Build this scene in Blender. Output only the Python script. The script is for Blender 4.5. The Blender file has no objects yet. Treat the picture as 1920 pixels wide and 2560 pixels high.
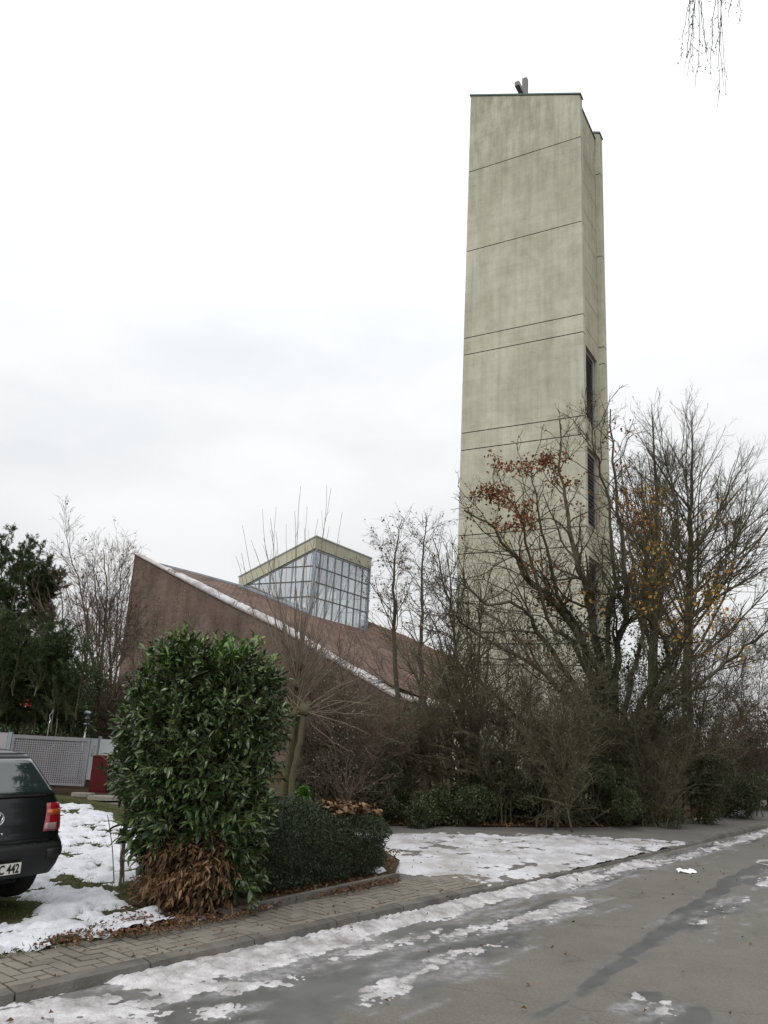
import bpy, math, random
import numpy as np
from mathutils import Vector, Matrix
C = bpy.context.scene.collection
SC = bpy.context.scene
# ---------------------------------------------------------------- camera
FPX = 2000.0; PITCH = math.radians(15.1); ROLL = math.radians(3.1); EYE = 1.75
cf = np.array((0, math.cos(PITCH), math.sin(PITCH))); cu = np.array((0, -math.sin(PITCH), math.cos(PITCH))); cr = np.array((1., 0, 0))
CR = math.cos(ROLL)*cr + math.sin(ROLL)*cu; CU = math.cos(ROLL)*cu - math.sin(ROLL)*cr
cam_d = bpy.data.cameras.new('camera'); cam = bpy.data.objects.new('camera', cam_d); C.objects.link(cam)
cam.matrix_world = Matrix(((CR[0], CU[0], -cf[0], 0), (CR[1], CU[1], -cf[1], 0), (CR[2], CU[2], -cf[2], EYE), (0, 0, 0, 1)))
cam_d.sensor_fit = 'VERTICAL'; cam_d.sensor_height = 36; cam_d.lens = FPX/2560*36; cam_d.clip_end = 2000; cam_d.clip_start = .05
SC.camera = cam
# ---------------------------------------------------------------- sky and light (overcast)
w = bpy.data.worlds.new('World'); SC.world = w; w.use_nodes = True
nt = w.node_tree; nt.nodes.clear()
def N(tree, typ, **kw):
    n = tree.nodes.new(typ)
    for k, v in kw.items(): setattr(n, k, v)
    return n
SUN_EL = math.radians(48); SUN_AZ = math.radians(205)
out = N(nt, 'ShaderNodeOutputWorld'); bg = N(nt, 'ShaderNodeBackground')
sky = N(nt, 'ShaderNodeTexSky', sky_type='NISHITA', sun_disc=False, sun_elevation=SUN_EL, sun_rotation=SUN_AZ)
sky.air_density = 1.0; sky.dust_density = 4.0
tc = N(nt, 'ShaderNodeTexCoord'); mp = N(nt, 'ShaderNodeMapping'); mp.inputs['Scale'].default_value = (1, 1, 2.6)
no = N(nt, 'ShaderNodeTexNoise'); no.inputs['Scale'].default_value = 1.9; no.inputs['Detail'].default_value = 5; no.inputs['Roughness'].default_value = .52
rp = N(nt, 'ShaderNodeValToRGB')
# cloud layer: radiance in units of the sky texture (background strength 0.1 follows)
rp.color_ramp.elements[0].position = .33; rp.color_ramp.elements[0].color = (.80, .82, .835, 1)
rp.color_ramp.elements[1].position = .66; rp.color_ramp.elements[1].color = (1, 1, 1, 1)
sep = N(nt, 'ShaderNodeSeparateXYZ')
zr = N(nt, 'ShaderNodeMapRange'); zr.inputs['From Min'].default_value = 0; zr.inputs['From Max'].default_value = .9
zr.inputs['To Min'].default_value = 6.8; zr.inputs['To Max'].default_value = 13.2
mul = N(nt, 'ShaderNodeVectorMath', operation='SCALE'); mix = N(nt, 'ShaderNodeMix', data_type='RGBA'); mix.inputs[0].default_value = .93
L = nt.links.new
L(tc.outputs['Generated'], mp.inputs[0]); L(mp.outputs[0], no.inputs['Vector']); L(no.outputs[0], rp.inputs[0])
L(tc.outputs['Generated'], sep.inputs[0]); L(sep.outputs['Z'], zr.inputs['Value'])
L(rp.outputs[0], mul.inputs[0]); L(zr.outputs[0], mul.inputs['Scale'])
L(sky.outputs[0], mix.inputs[6]); L(mul.outputs[0], mix.inputs[7]); L(mix.outputs[2], bg.inputs[0])
bg.inputs[1].default_value = .1; L(bg.outputs[0], out.inputs[0])
sd = bpy.data.lights.new('sun', 'SUN'); sd.energy = 1.0; sd.angle = math.radians(25); sd.color = (1, .97, .92)
so = bpy.data.objects.new('sun', sd); C.objects.link(so)
# Nishita rotation is clockwise from +Y
sv = Vector((math.sin(SUN_AZ)*math.cos(SUN_EL), math.cos(SUN_AZ)*math.cos(SUN_EL), math.sin(SUN_EL)))
so.rotation_euler = sv.to_track_quat('Z', 'Y').to_euler()
SC.view_settings.view_transform = 'Standard'; SC.view_settings.look = 'None'; SC.view_settings.exposure = .25; SC.view_settings.gamma = 1
SC.render.engine = 'CYCLES'
SC.cycles.max_bounces = 6; SC.cycles.transparent_max_bounces = 12

# ---------------------------------------------------------------- measuring helpers (photo pixel -> point in the world)
def ray(x, y): return CR*((x-960)/FPX) - CU*((y-1280)/FPX) + cf
def at(x, y, Y):
    d = ray(x, y); t = Y/d[1]; return np.array((d[0]*t, d[1]*t, d[2]*t+EYE))
def g(x, y, z=0.0):
    d = ray(x, y); t = (z-EYE)/d[2]; return np.array((d[0]*t, d[1]*t))
A = np.array((-.861, .508)); A /= np.linalg.norm(A); B = np.array((-A[1], A[0]))*-1
B = np.array((A[1], -A[0])); B = B if B[1] > 0 else -B
def onplane(x, y, p, d):
    n = np.array((-d[1], d[0])); r_ = ray(x, y); t = (p[0]*n[0]+p[1]*n[1])/(r_[0]*n[0]+r_[1]*n[1]); q = r_*t
    return (q[0]-p[0])*d[0]+(q[1]-p[1])*d[1], q[2]+EYE
# ---------------------------------------------------------------- object helpers
def tag(o, label=None, cat=None, group=None, kind=None):
    if label: o['label'] = label
    if cat: o['category'] = cat
    if group: o['group'] = group
    if kind: o['kind'] = kind
    return o
def empty(name, loc, label, cat, group=None):
    o = bpy.data.objects.new(name, None); C.objects.link(o); o.location = loc; o.empty_display_size = .2
    return tag(o, label, cat, group)
def mk(name, V, Fs, mat, parent=None, smooth=False, loc=None):
    """V (n,3) world coords; Fs: list of (m,k) index arrays. parent: an Empty with translation (and no rotation) or any object"""
    V = np.asarray(V, dtype=np.float32).reshape(-1, 3)
    me = bpy.data.meshes.new(name); me.vertices.add(len(V)); me.vertices.foreach_set('co', V.ravel())
    Fs = [np.asarray(f, dtype=np.int32) for f in Fs if len(f)]
    idx = np.concatenate([f.ravel() for f in Fs]); cnt = np.concatenate([np.full(len(f), f.shape[1], dtype=np.int32) for f in Fs])
    st = np.concatenate(([0], np.cumsum(cnt)[:-1])).astype(np.int32)
    me.loops.add(len(idx)); me.loops.foreach_set('vertex_index', idx); me.polygons.add(len(cnt)); me.polygons.foreach_set('loop_start', st)
    me.update(calc_edges=True); me.validate()
    me.polygons.foreach_set('use_smooth', np.full(len(me.polygons), bool(smooth)))
    if mat: me.materials.append(mat)
    o = bpy.data.objects.new(name, me); C.objects.link(o)
    if parent is not None: o.parent = parent; o.matrix_parent_inverse = Matrix.Translation(parent_loc(parent)).inverted()
    return o
def parent_loc(p):
    v = Vector(p.location); q = p.parent
    if q is not None: v = Vector((0, 0, 0)) if p.type == 'MESH' else v + parent_loc(q)
    if p.type == 'MESH' and q is not None:
        return Vector((0, 0, 0))
    return v
class MB:
    def __init__(s): s.V = []; s.F = {}; s.n = 0
    def add(s, V, F):
        V = np.asarray(V, float).reshape(-1, 3)
        for f in F: s.F.setdefault(len(f), []).append([i+s.n for i in f])
        s.V.append(V); s.n += len(V); return s
    def prism(s, base, top):
        """base/top: matching lists of 3d points (closed outlines)"""
        n = len(base); F = [list(range(n))[::-1], list(range(n, 2*n))]
        F += [[i, (i+1) % n, n+(i+1) % n, n+i] for i in range(n)]
        return s.add(list(base)+list(top), F)
    def box(s, x0, x1, y0, y1, z0, z1, fr=None):
        p = [(x0, y0), (x1, y0), (x1, y1), (x0, y1)]
        b = [(*q, z0) for q in p]; t = [(*q, z1) for q in p]
        if fr: b = [fr(*q) for q in b]; t = [fr(*q) for q in t]
        return s.prism(b, t)
    def tube(s, pts, rad, k=8, cap=True):
        pts = np.asarray(pts, float); rad = np.broadcast_to(rad, len(pts)); V, F = sweep(pts[None], np.asarray(rad)[None], k)
        F = F.tolist()
        if cap: n = len(pts); F += [list(range(k))[::-1], list(range((n-1)*k, n*k))]
        return s.add(V, F)
    def build(s, name, mat, parent=None, smooth=False):
        return mk(name, np.concatenate(s.V), [np.array(f) for f in s.F.values()], mat, parent, smooth)
def sweep(P, R, k):
    """P (M,n,3), R (M,n) -> verts, quad faces"""
    M_, n = P.shape[:2]
    T = np.empty_like(P); T[:, 1:-1] = P[:, 2:]-P[:, :-2]; T[:, 0] = P[:, 1]-P[:, 0]; T[:, -1] = P[:, -1]-P[:, -2]
    T /= np.linalg.norm(T, axis=2, keepdims=True)+1e-9
    D0 = P[:, -1]-P[:, 0]; ref = np.where(np.abs(D0[:, 2:3]) > .8*np.linalg.norm(D0, axis=1, keepdims=True), np.array([[1., .13, 0]]), np.array([[.05, 0, 1.]]))
    X = np.cross(T, ref[:, None, :]); X /= np.linalg.norm(X, axis=2, keepdims=True)+1e-9; Y = np.cross(T, X)
    a = np.arange(k)*2*np.pi/k
    V = P[:, :, None]+R[:, :, None, None]*(np.cos(a)[None, None, :, None]*X[:, :, None]+np.sin(a)[None, None, :, None]*Y[:, :, None])
    i = np.arange(M_)[:, None, None]*n*k+np.arange(n-1)[None, :, None]*k; j = np.arange(k)[None, None, :]; j2 = (j+1) % k
    F = np.stack([i+j, i+j2, i+k+j2, i+k+j], -1).reshape(-1, 4)
    return V.reshape(-1, 3), F
def tubes(name, sets, mat, parent):
    """sets: list of (P,R,k)"""
    Vs = []; Fs = []; n = 0
    for P, R, k in sets:
        if len(P) == 0: continue
        V, F = sweep(P, R, k); Vs.append(V); Fs.append(F+n); n += len(V)
    return mk(name, np.concatenate(Vs), [np.concatenate(Fs)], mat, parent, True)
# ---------------------------------------------------------------- noise
def vnoise(x, y, seed=0, z=0.0):
    def h(i, j):
        v = np.sin(i*127.1+j*311.7+seed*74.7+z*13.3)*43758.5453; return v-np.floor(v)
    xi = np.floor(x); yi = np.floor(y); fx = x-xi; fy = y-yi; fx = fx*fx*(3-2*fx); fy = fy*fy*(3-2*fy)
    return (h(xi, yi)*(1-fx)+h(xi+1, yi)*fx)*(1-fy)+(h(xi, yi+1)*(1-fx)+h(xi+1, yi+1)*fx)*fy
def fbm(x, y, seed=0, oct=5, rough=.5):
    s = 0; a = 1; t = 0
    for o in range(oct):
        s = s+a*vnoise(x*2**o+o*17.3, y*2**o-o*9.1, seed+o); t += a; a *= rough
    return s/t
def polysd(x, y, poly):
    """signed distance, >0 inside"""
    d = np.full(x.shape, 1e9); ins = np.zeros(x.shape, bool); n = len(poly)
    for i in range(n):
        ax, ay = poly[i]; bx, by = poly[(i+1) % n]; ex, ey = bx-ax, by-ay
        t = np.clip(((x-ax)*ex+(y-ay)*ey)/(ex*ex+ey*ey+1e-12), 0, 1)
        d = np.minimum(d, (x-ax-t*ex)**2+(y-ay-t*ey)**2)
        c = ((ay > y) != (by > y)) & (x < (bx-ax)*(y-ay)/(by-ay+1e-12)+ax); ins ^= c
    d = np.sqrt(d); return np.where(ins, d, -d)
# ---------------------------------------------------------------- materials
def mat(name, col, rough=.8, spec=.3, var=None, vs=5., vd=5, bump=0, bs=30., island=None, metal=0, trans=0, coat=0):
    m = bpy.data.materials.new(name); m.use_nodes = True; t = m.node_tree; b = t.nodes['Principled BSDF']
    b.inputs['Roughness'].default_value = rough; b.inputs['Specular IOR Level'].default_value = spec; b.inputs['Metallic'].default_value = metal
    b.inputs['Transmission Weight'].default_value = trans; b.inputs['Coat Weight'].default_value = coat; b.inputs['Coat Roughness'].default_value = .08
    b.inputs['Base Color'].default_value = (*col, 1); L = t.links.new; last = None
    tc = N(t, 'ShaderNodeTexCoord')
    if var is not None:
        n = N(t, 'ShaderNodeTexNoise'); n.inputs['Scale'].default_value = vs; n.inputs['Detail'].default_value = vd; n.inputs['Roughness'].default_value = .6
        L(tc.outputs['Object'], n.inputs['Vector']); r = N(t, 'ShaderNodeValToRGB')
        r.color_ramp.elements[0].position = .35; r.color_ramp.elements[1].position = .65
        r.color_ramp.elements[0].color = (*col, 1); r.color_ramp.elements[1].color = (*var, 1); L(n.outputs[0], r.inputs[0]); last = r.outputs[0]
    if island is not None:
        ge = N(t, 'ShaderNodeNewGeometry'); r = N(t, 'ShaderNodeValToRGB'); els = r.color_ramp.elements
        while len(els) < len(island): els.new(.5)
        for i, c in enumerate(island): els[i].position = i/(len(island)-1); els[i].color = (*c, 1)
        L(ge.outputs['Random Per Island'], r.inputs[0])
        if last is None: last = r.outputs[0]
        else:
            mx = N(t, 'ShaderNodeMix', data_type='RGBA'); mx.inputs[0].default_value = .5; L(last, mx.inputs[6]); L(r.outputs[0], mx.inputs[7]); last = mx.outputs[2]
    if last is not None: L(last, b.inputs['Base Color'])
    if bump:
        n2 = N(t, 'ShaderNodeTexNoise'); n2.inputs['Scale'].default_value = bs; n2.inputs['Detail'].default_value = 4; L(tc.outputs['Object'], n2.inputs['Vector'])
        bp = N(t, 'ShaderNodeBump'); bp.inputs['Strength'].default_value = bump; bp.inputs['Distance'].default_value = .02
        L(n2.outputs[0], bp.inputs['Height']); L(bp.outputs[0], b.inputs['Normal'])
    return m
def ramp2(t, fac, c0, c1, p0=.4, p1=.6):
    r = N(t, 'ShaderNodeValToRGB'); r.color_ramp.elements[0].position = p0; r.color_ramp.elements[1].position = p1
    r.color_ramp.elements[0].color = (*c0, 1) if len(c0) == 3 else c0; r.color_ramp.elements[1].color = (*c1, 1) if len(c1) == 3 else c1
    t.links.new(fac, r.inputs[0]); return r.outputs[0]
def noise(t, vec, sc, det=4, ro=.55):
    n = N(t, 'ShaderNodeTexNoise'); n.inputs['Scale'].default_value = sc; n.inputs['Detail'].default_value = det; n.inputs['Roughness'].default_value = ro
    if vec is not None: t.links.new(vec, n.inputs['Vector'])
    return n.outputs[0]
def mixc(t, fac, a, b, mode='MIX'):
    m = N(t, 'ShaderNodeMix', data_type='RGBA', blend_type=mode)
    for s, v in ((0, fac), (6, a), (7, b)):
        if isinstance(v, (int, float)): m.inputs[s].default_value = v
        elif isinstance(v, tuple): m.inputs[s].default_value = (*v, 1)
        else: t.links.new(v, m.inputs[s])
    return m.outputs[2]
def rotmap(t, vec, scale, rotz=0):
    m = N(t, 'ShaderNodeMapping'); m.inputs['Scale'].default_value = scale; m.inputs['Rotation'].default_value = (0, 0, rotz); t.links.new(vec, m.inputs[0]); return m.outputs[0]
ANG = math.atan2(A[1], A[0])   # facade direction
def concrete(name, base, dark, moss):
    m = mat(name, base, .9, .2); t = m.node_tree; b = t.nodes['Principled BSDF']; tc = N(t, 'ShaderNodeTexCoord'); o = tc.outputs['Object']
    v = rotmap(t, o, (1, 1, 1), -ANG)
    blot = ramp2(t, noise(t, rotmap(t, v, (.55, .55, .38)), 1.0, 8, .62), dark, base, .36, .62)
    streak = ramp2(t, noise(t, rotmap(t, v, (5.5, 5.5, .22)), 1.0, 5, .6), (.86, .86, .83), (1.03, 1.03, 1.02), .33, .6)
    boards = ramp2(t, noise(t, rotmap(t, v, (.28, .28, 3.4)), 1.3, 3, .5), (.93, .93, .92), (1.03, 1.03, 1.03), .35, .65)
    c = mixc(t, .85, blot, streak, 'MULTIPLY'); c = mixc(t, .7, c, boards, 'MULTIPLY')
    ms = ramp2(t, noise(t, rotmap(t, v, (1.1, 1.1, .6)), .8, 6, .7), (0, 0, 0), (.8, .8, .8), .5, .7)
    c = mixc(t, ms, c, mixc(t, .5, c, moss)); 
    sp = N(t, 'ShaderNodeSeparateXYZ'); t.links.new(v, sp.inputs[0]); cb = N(t, 'ShaderNodeCombineXYZ'); t.links.new(sp.outputs[0], cb.inputs[0]); t.links.new(sp.outputs[2], cb.inputs[1])
    fw_ = N(t, 'ShaderNodeTexBrick', offset=0.0); t.links.new(cb.outputs[0], fw_.inputs[0]); fw_.inputs['Scale'].default_value = 1; fw_.inputs['Brick Width'].default_value = 1.13; fw_.inputs['Row Height'].default_value = .62; fw_.inputs['Mortar Size'].default_value = .012
    fw_.inputs['Color1'].default_value = (1.03, 1.03, 1.02, 1); fw_.inputs['Color2'].default_value = (.95, .95, .94, 1); fw_.inputs['Mortar'].default_value = (.88, .88, .86, 1); c = mixc(t, .6, c, fw_.outputs[0], 'MULTIPLY')
    # rain stains running down from the metal cap
    mz = N(t, 'ShaderNodeMapRange'); mz.inputs['From Min'].default_value = 20.5; mz.inputs['From Max'].default_value = 26; t.links.new(sp.outputs[2], mz.inputs['Value'])
    sk = ramp2(t, noise(t, rotmap(t, v, (2.6, 2.6, .5)), 1.6, 7, .68), (0, 0, 0), (1, 1, 1), .40, .62); mm = N(t, 'ShaderNodeMath', operation='MULTIPLY'); t.links.new(sk, mm.inputs[0]); t.links.new(mz.outputs[0], mm.inputs[1])
    c = mixc(t, mm.outputs[0], c, mixc(t, .45, c, (.16, .17, .12)))
    patchy = ramp2(t, noise(t, rotmap(t, v, (1.5, 1.5, 1.1)), 1.5, 8, .7), (.80, .80, .76), (1.04, 1.04, 1.03), .36, .56); c = mixc(t, .62, c, patchy, 'MULTIPLY')
    fine = ramp2(t, noise(t, o, 45, 4), (.93, .93, .93), (1.06, 1.06, 1.06), .3, .7); c = mixc(t, 1.0, c, fine, 'MULTIPLY')
    t.links.new(c, b.inputs['Base Color'])
    bp = N(t, 'ShaderNodeBump'); bp.inputs['Strength'].default_value = .35; bp.inputs['Distance'].default_value = .02
    t.links.new(noise(t, o, 9, 8, .65), bp.inputs['Height']); t.links.new(bp.outputs[0], b.inputs['Normal']); return m
def brickmat(name, c1, c2, mortar, bw, bh, ms, roof=False):
    m = mat(name, c1, .9, .2); t = m.node_tree; b = t.nodes['Principled BSDF']; tc = N(t, 'ShaderNodeTexCoord'); o = tc.outputs['Object']
    v = rotmap(t, o, (1, 1, 1), -ANG); sp = N(t, 'ShaderNodeSeparateXYZ'); t.links.new(v, sp.inputs[0]); cb = N(t, 'ShaderNodeCombineXYZ')
    ad = N(t, 'ShaderNodeMath', operation='ADD'); t.links.new(sp.outputs[0], ad.inputs[0])
    if roof: ad.inputs[1].default_value = 0
    else: t.links.new(sp.outputs[1], ad.inputs[1])
    t.links.new(ad.outputs[0], cb.inputs[0])
    if roof:
        a2 = N(t, 'ShaderNodeMath', operation='SUBTRACT'); t.links.new(sp.outputs[2], a2.inputs[0]); t.links.new(sp.outputs[1], a2.inputs[1]); t.links.new(a2.outputs[0], cb.inputs[1])
    else: t.links.new(sp.outputs[2], cb.inputs[1])
    br = N(t, 'ShaderNodeTexBrick'); t.links.new(cb.outputs[0], br.inputs[0]); br.inputs['Scale'].default_value = 1
    br.inputs['Brick Width'].default_value = bw; br.inputs['Row Height'].default_value = bh; br.inputs['Mortar Size'].default_value = ms
    br.inputs['Color1'].default_value = (*c1, 1); br.inputs['Color2'].default_value = (*c2, 1); br.inputs['Mortar'].default_value = (*mortar, 1); br.inputs['Bias'].default_value = -.1
    c = mixc(t, 1.0, br.outputs[0], ramp2(t, noise(t, o, .7, 7, .65), (.62, .62, .6), (1.15, 1.13, 1.1), .33, .66), 'MULTIPLY')
    c = mixc(t, .6, c, ramp2(t, noise(t, rotmap(t, v, (2.2, 2.2, .3)), 1.4, 5, .6), (.6, .6, .58), (1.1, 1.1, 1.1), .35, .6), 'MULTIPLY')
    t.links.new(c, b.inputs['Base Color'])
    bp = N(t, 'ShaderNodeBump'); bp.inputs['Strength'].default_value = .5; bp.inputs['Distance'].default_value = .01
    t.links.new(br.outputs[1], bp.inputs['Height']); bp.invert = True; t.links.new(bp.outputs[0], b.inputs['Normal']); return m
M = {}
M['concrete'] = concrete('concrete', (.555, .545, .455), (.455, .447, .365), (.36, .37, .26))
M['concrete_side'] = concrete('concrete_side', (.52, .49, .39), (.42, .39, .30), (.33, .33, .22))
M['joint'] = mat('joint', (.05, .05, .04), .95, .1)
M['fascia'] = mat('fascia', (.50, .50, .38), .75, .25, var=(.45, .45, .34), vs=1.2, bump=.1)
M['brick'] = brickmat('brick', (.195, .135, .11), (.15, .104, .088), (.16, .135, .118), .25, .083, .012)
M['rooftile'] = brickmat('rooftile', (.205, .138, .112), (.165, .112, .094), (.09, .065, .055), .22, .2, .02, True)
M['metal_green'] = mat('metal_green', (.05, .10, .08), .5, .4, metal=.3)
M['metal_blue'] = mat('metal_blue', (.30, .36, .42), .45, .5, metal=.4, var=(.24, .29, .34), vs=3)
M['metal_dark'] = mat('metal_dark', (.10, .11, .11), .5, .4, metal=.3)
M['metal_grey'] = mat('metal_grey', (.36, .37, .38), .4, .5, metal=.4, var=(.30, .31, .32), vs=4)
M['cross'] = mat('cross_metal', (.22, .22, .21), .6, .3, var=(.17, .18, .165), vs=5)
M['window_dark'] = mat('window_dark', (.055, .055, .058), .5, .5, var=(.075, .07, .07), vs=2)
M['coping'] = mat('coping_metal', (.46, .43, .42), .5, .4, metal=.2, var=(.34, .30, .29), vs=2)
def snowmat(name, c, dirt, ds, rough=.6, grit=.2):
    m = mat(name, c, rough, .3); t = m.node_tree; b = t.nodes['Principled BSDF']; tc = N(t, 'ShaderNodeTexCoord'); o = tc.outputs['Object']
    k = ramp2(t, noise(t, o, ds, 7, .65), dirt, c, .36, .6)
    k = mixc(t, 1.0, k, ramp2(t, noise(t, o, 60, 3), (.86, .86, .86), (1.05, 1.05, 1.05), .3, .7), 'MULTIPLY'); k = mixc(t, grit, k, ramp2(t, noise(t, o, 95, 4, .8), (.30, .27, .24), (1, 1, 1), .36, .42), 'MULTIPLY'); t.links.new(k, b.inputs['Base Color'])
    bp = N(t, 'ShaderNodeBump'); bp.inputs['Strength'].default_value = .5; bp.inputs['Distance'].default_value = .015
    t.links.new(noise(t, o, 35, 6, .7), bp.inputs['Height']); t.links.new(bp.outputs[0], b.inputs['Normal']); return m
M['snow'] = snowmat('snow', (.64, .655, .70), (.50, .51, .54), 2.6)
M['slush'] = snowmat('slush', (.60, .59, .60), (.26, .245, .24), 3.2, .35, .9)
M['drive_snow'] = snowmat('drive_snow', (.60, .60, .63), (.34, .325, .315), 1.3, .5, .5)
M['kerb'] = mat('kerb_concrete', (.155, .147, .13), .9, .2, var=(.085, .08, .07), vs=3.5, bump=.4, bs=60)
M['paver'] = mat('paver_concrete', (.21, .19, .155), .85, .3, var=(.115, .108, .094), vs=2.5, island=[(.14, .127, .105), (.22, .20, .168), (.165, .148, .122), (.23, .212, .18)], bump=.4, bs=90)
M['sand'] = mat('joint_sand', (.028, .026, .018), .95, .1, var=(.02, .022, .012), vs=10)
M['path'] = mat('path_asphalt', (.16, .155, .14), .85, .3, var=(.125, .12, .11), vs=1.2, bump=.5, bs=120)
M['earth'] = mat('earth', (.045, .035, .022), .95, .1, var=(.07, .05, .032), vs=5, bump=.8, bs=25)
M['turf'] = mat('turf', (.06, .075, .025), .95, .1, var=(.05, .04, .022), vs=3.5, bump=.8, bs=40)
def leafm(name, cols, rough=.5, spec=.4):
    m = mat(name, cols[0], rough, spec, island=cols); m.node_tree.nodes['Principled BSDF'].inputs['Subsurface Weight'].default_value = 0; return m
M['laurel'] = leafm('laurel_leaf', [(.022, .044, .014), (.046, .084, .024), (.072, .114, .030), (.036, .066, .026), (.115, .160, .038)], .3, .55)
M['laurel_young'] = leafm('laurel_young_leaf', [(.05, .12, .02), (.09, .18, .03), (.12, .20, .035)], .3, .5)
M['dead_leaf'] = leafm('dead_leaf', [(.07, .038, .018), (.15, .09, .045), (.23, .145, .08), (.04, .024, .014), (.11, .062, .03)], .8, .2)
M['litter'] = leafm('litter_leaf', [(.07, .035, .02), (.16, .08, .045), (.20, .11, .06), (.05, .03, .02), (.24, .15, .09)], .8, .2)
M['hedge'] = leafm('hedge_leaf', [(.018, .028, .014), (.032, .048, .022), (.060, .078, .036), (.022, .036, .018)], .5, .4)
M['yew'] = leafm('yew_needle', [(.026, .052, .018), (.045, .080, .026), (.070, .105, .034), (.034, .055, .024)], .6, .3)
M['ever'] = leafm('evergreen_leaf', [(.026, .036, .014), (.050, .064, .026), (.085, .095, .04), (.036, .046, .022)], .5, .4)
M['olive'] = leafm('olive_leaf', [(.035, .040, .020), (.075, .085, .045), (.055, .062, .032), (.10, .11, .065)], .6, .3)
M['bright'] = leafm('bright_leaf', [(.07, .19, .02), (.10, .24, .03), (.05, .14, .02)], .4, .4)
M['rust'] = leafm('rust_leaf', [(.20, .06, .03), (.28, .10, .045), (.13, .045, .025), (.24, .12, .04)], .7, .2)
M['gold'] = leafm('gold_leaf', [(.34, .16, .03), (.42, .24, .04), (.26, .12, .03), (.36, .30, .06)], .7, .2)
M['yellow'] = leafm('yellowgreen_leaf', [(.26, .26, .04), (.34, .31, .05), (.17, .19, .03)], .7, .2)
M['drab'] = leafm('drab_leaf', [(.10, .09, .07), (.16, .14, .11), (.07, .06, .045)], .8, .2)
M['fluff'] = leafm('seed_fluff', [(.24, .22, .19), (.32, .295, .26), (.17, .15, .13)], .9, .1)
M['ivy'] = leafm('ivy_leaf', [(.012, .025, .010), (.03, .05, .018), (.05, .07, .03)], .45, .4)
M['grass'] = leafm('grass_blade', [(.06, .09, .02), (.10, .13, .03), (.05, .07, .02), (.14, .13, .06)], .7, .2)
M['bark'] = mat('bark', (.062, .052, .040), .95, .1, var=(.10, .090, .062), vs=4, bump=.6, bs=50)
M['bark_dark'] = mat('bark_dark', (.070, .062, .044), .95, .1, var=(.115, .108, .070), vs=4, bump=.6, bs=50)
M['bark_moss'] = mat('bark_moss', (.095, .092, .05), .95, .1, var=(.09, .08, .05), vs=3, bump=.5, bs=40)
M['bark_pale'] = mat('bark_pale', (.15, .12, .085), .9, .15, var=(.11, .085, .06), vs=3)
M['twig'] = mat('twig', (.138, .124, .082), .9, .15, var=(.095, .086, .056), vs=2)
M['twig_red'] = mat('twig_red', (.135, .098, .074), .9, .15, var=(.12, .095, .075), vs=2)
M['twig_pale'] = mat('twig_pale', (.20, .165, .125), .85, .2, var=(.145, .115, .09), vs=2)
M['twig_grey'] = mat('twig_grey', (.12, .10, .085), .9, .15, var=(.09, .075, .065), vs=2)
M['white_panel'] = mat('white_panel', (.50, .54, .55), .5, .4, var=(.45, .49, .50), vs=1)
M['perf'] = mat('perforated_steel', (.25, .245, .26), .5, .4, metal=.3, var=(.21, .205, .22), vs=3)
M['red_box'] = mat('red_metal', (.075, .008, .009), .75, .2, var=(.06, .006, .007), vs=3)
M['red'] = mat('red_plastic', (.22, .015, .01), .6, .3)
M['stone'] = mat('stone', (.22, .21, .18), .9, .2, var=(.15, .15, .12), vs=6, bump=.5)
# glass of the clerestory
def glassmat(name, tint, refl):
    m = bpy.data.materials.new(name); m.use_nodes = True; t = m.node_tree; t.nodes.clear(); o = N(t, 'ShaderNodeOutputMaterial')
    df = N(t, 'ShaderNodeBsdfDiffuse'); geo = N(t, 'ShaderNodeNewGeometry'); cl = ramp2(t, geo.outputs['Random Per Island'], (.52, .50, .44), (.74, .78, .76), .2, .6); t.links.new(cl, df.inputs[0])
    mlk = N(t, 'ShaderNodeMapRange'); mlk.inputs['To Min'].default_value = .18; mlk.inputs['To Max'].default_value = .62; wn = N(t, 'ShaderNodeMath', operation='FRACT'); w2 = N(t, 'ShaderNodeMath', operation='MULTIPLY'); w2.inputs[1].default_value = 7.31; t.links.new(geo.outputs['Random Per Island'], w2.inputs[0]); t.links.new(w2.outputs[0], wn.inputs[0]); t.links.new(wn.outputs[0], mlk.inputs[0]); mxd = N(t, 'ShaderNodeMixShader')
    tr = N(t, 'ShaderNodeBsdfTransparent'); tr.inputs[0].default_value = (*tint, 1); gl = N(t, 'ShaderNodeBsdfGlossy'); gl.inputs['Roughness'].default_value = .04; gl.inputs[0].default_value = (.9, .95, 1, 1)
    lw = N(t, 'ShaderNodeLayerWeight'); lw.inputs[0].default_value = .35; mr = N(t, 'ShaderNodeMapRange'); mr.inputs['To Min'].default_value = refl; mr.inputs['To Max'].default_value = .95
    mx = N(t, 'ShaderNodeMixShader'); t.links.new(lw.outputs['Fresnel'], mr.inputs[0]); t.links.new(mr.outputs[0], mx.inputs[0]); t.links.new(mlk.outputs[0], mxd.inputs[0]); t.links.new(tr.outputs[0], mxd.inputs[1]); t.links.new(df.outputs[0], mxd.inputs[2]); t.links.new(mxd.outputs[0], mx.inputs[1]); t.links.new(gl.outputs[0], mx.inputs[2]); t.links.new(mx.outputs[0], o.inputs[0]); return m
M['glass'] = glassmat('clear_glass', (.90, .93, .90), .30)
M['carglass'] = mat('car_glass', (.02, .03, .03), .03, 1.0, coat=1)
M['render_in'] = mat('inner_lining', (.55, .54, .48), .9, .1)
M['ceiling'] = mat('inner_ceiling', (.26, .235, .20), .9, .1)
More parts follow.
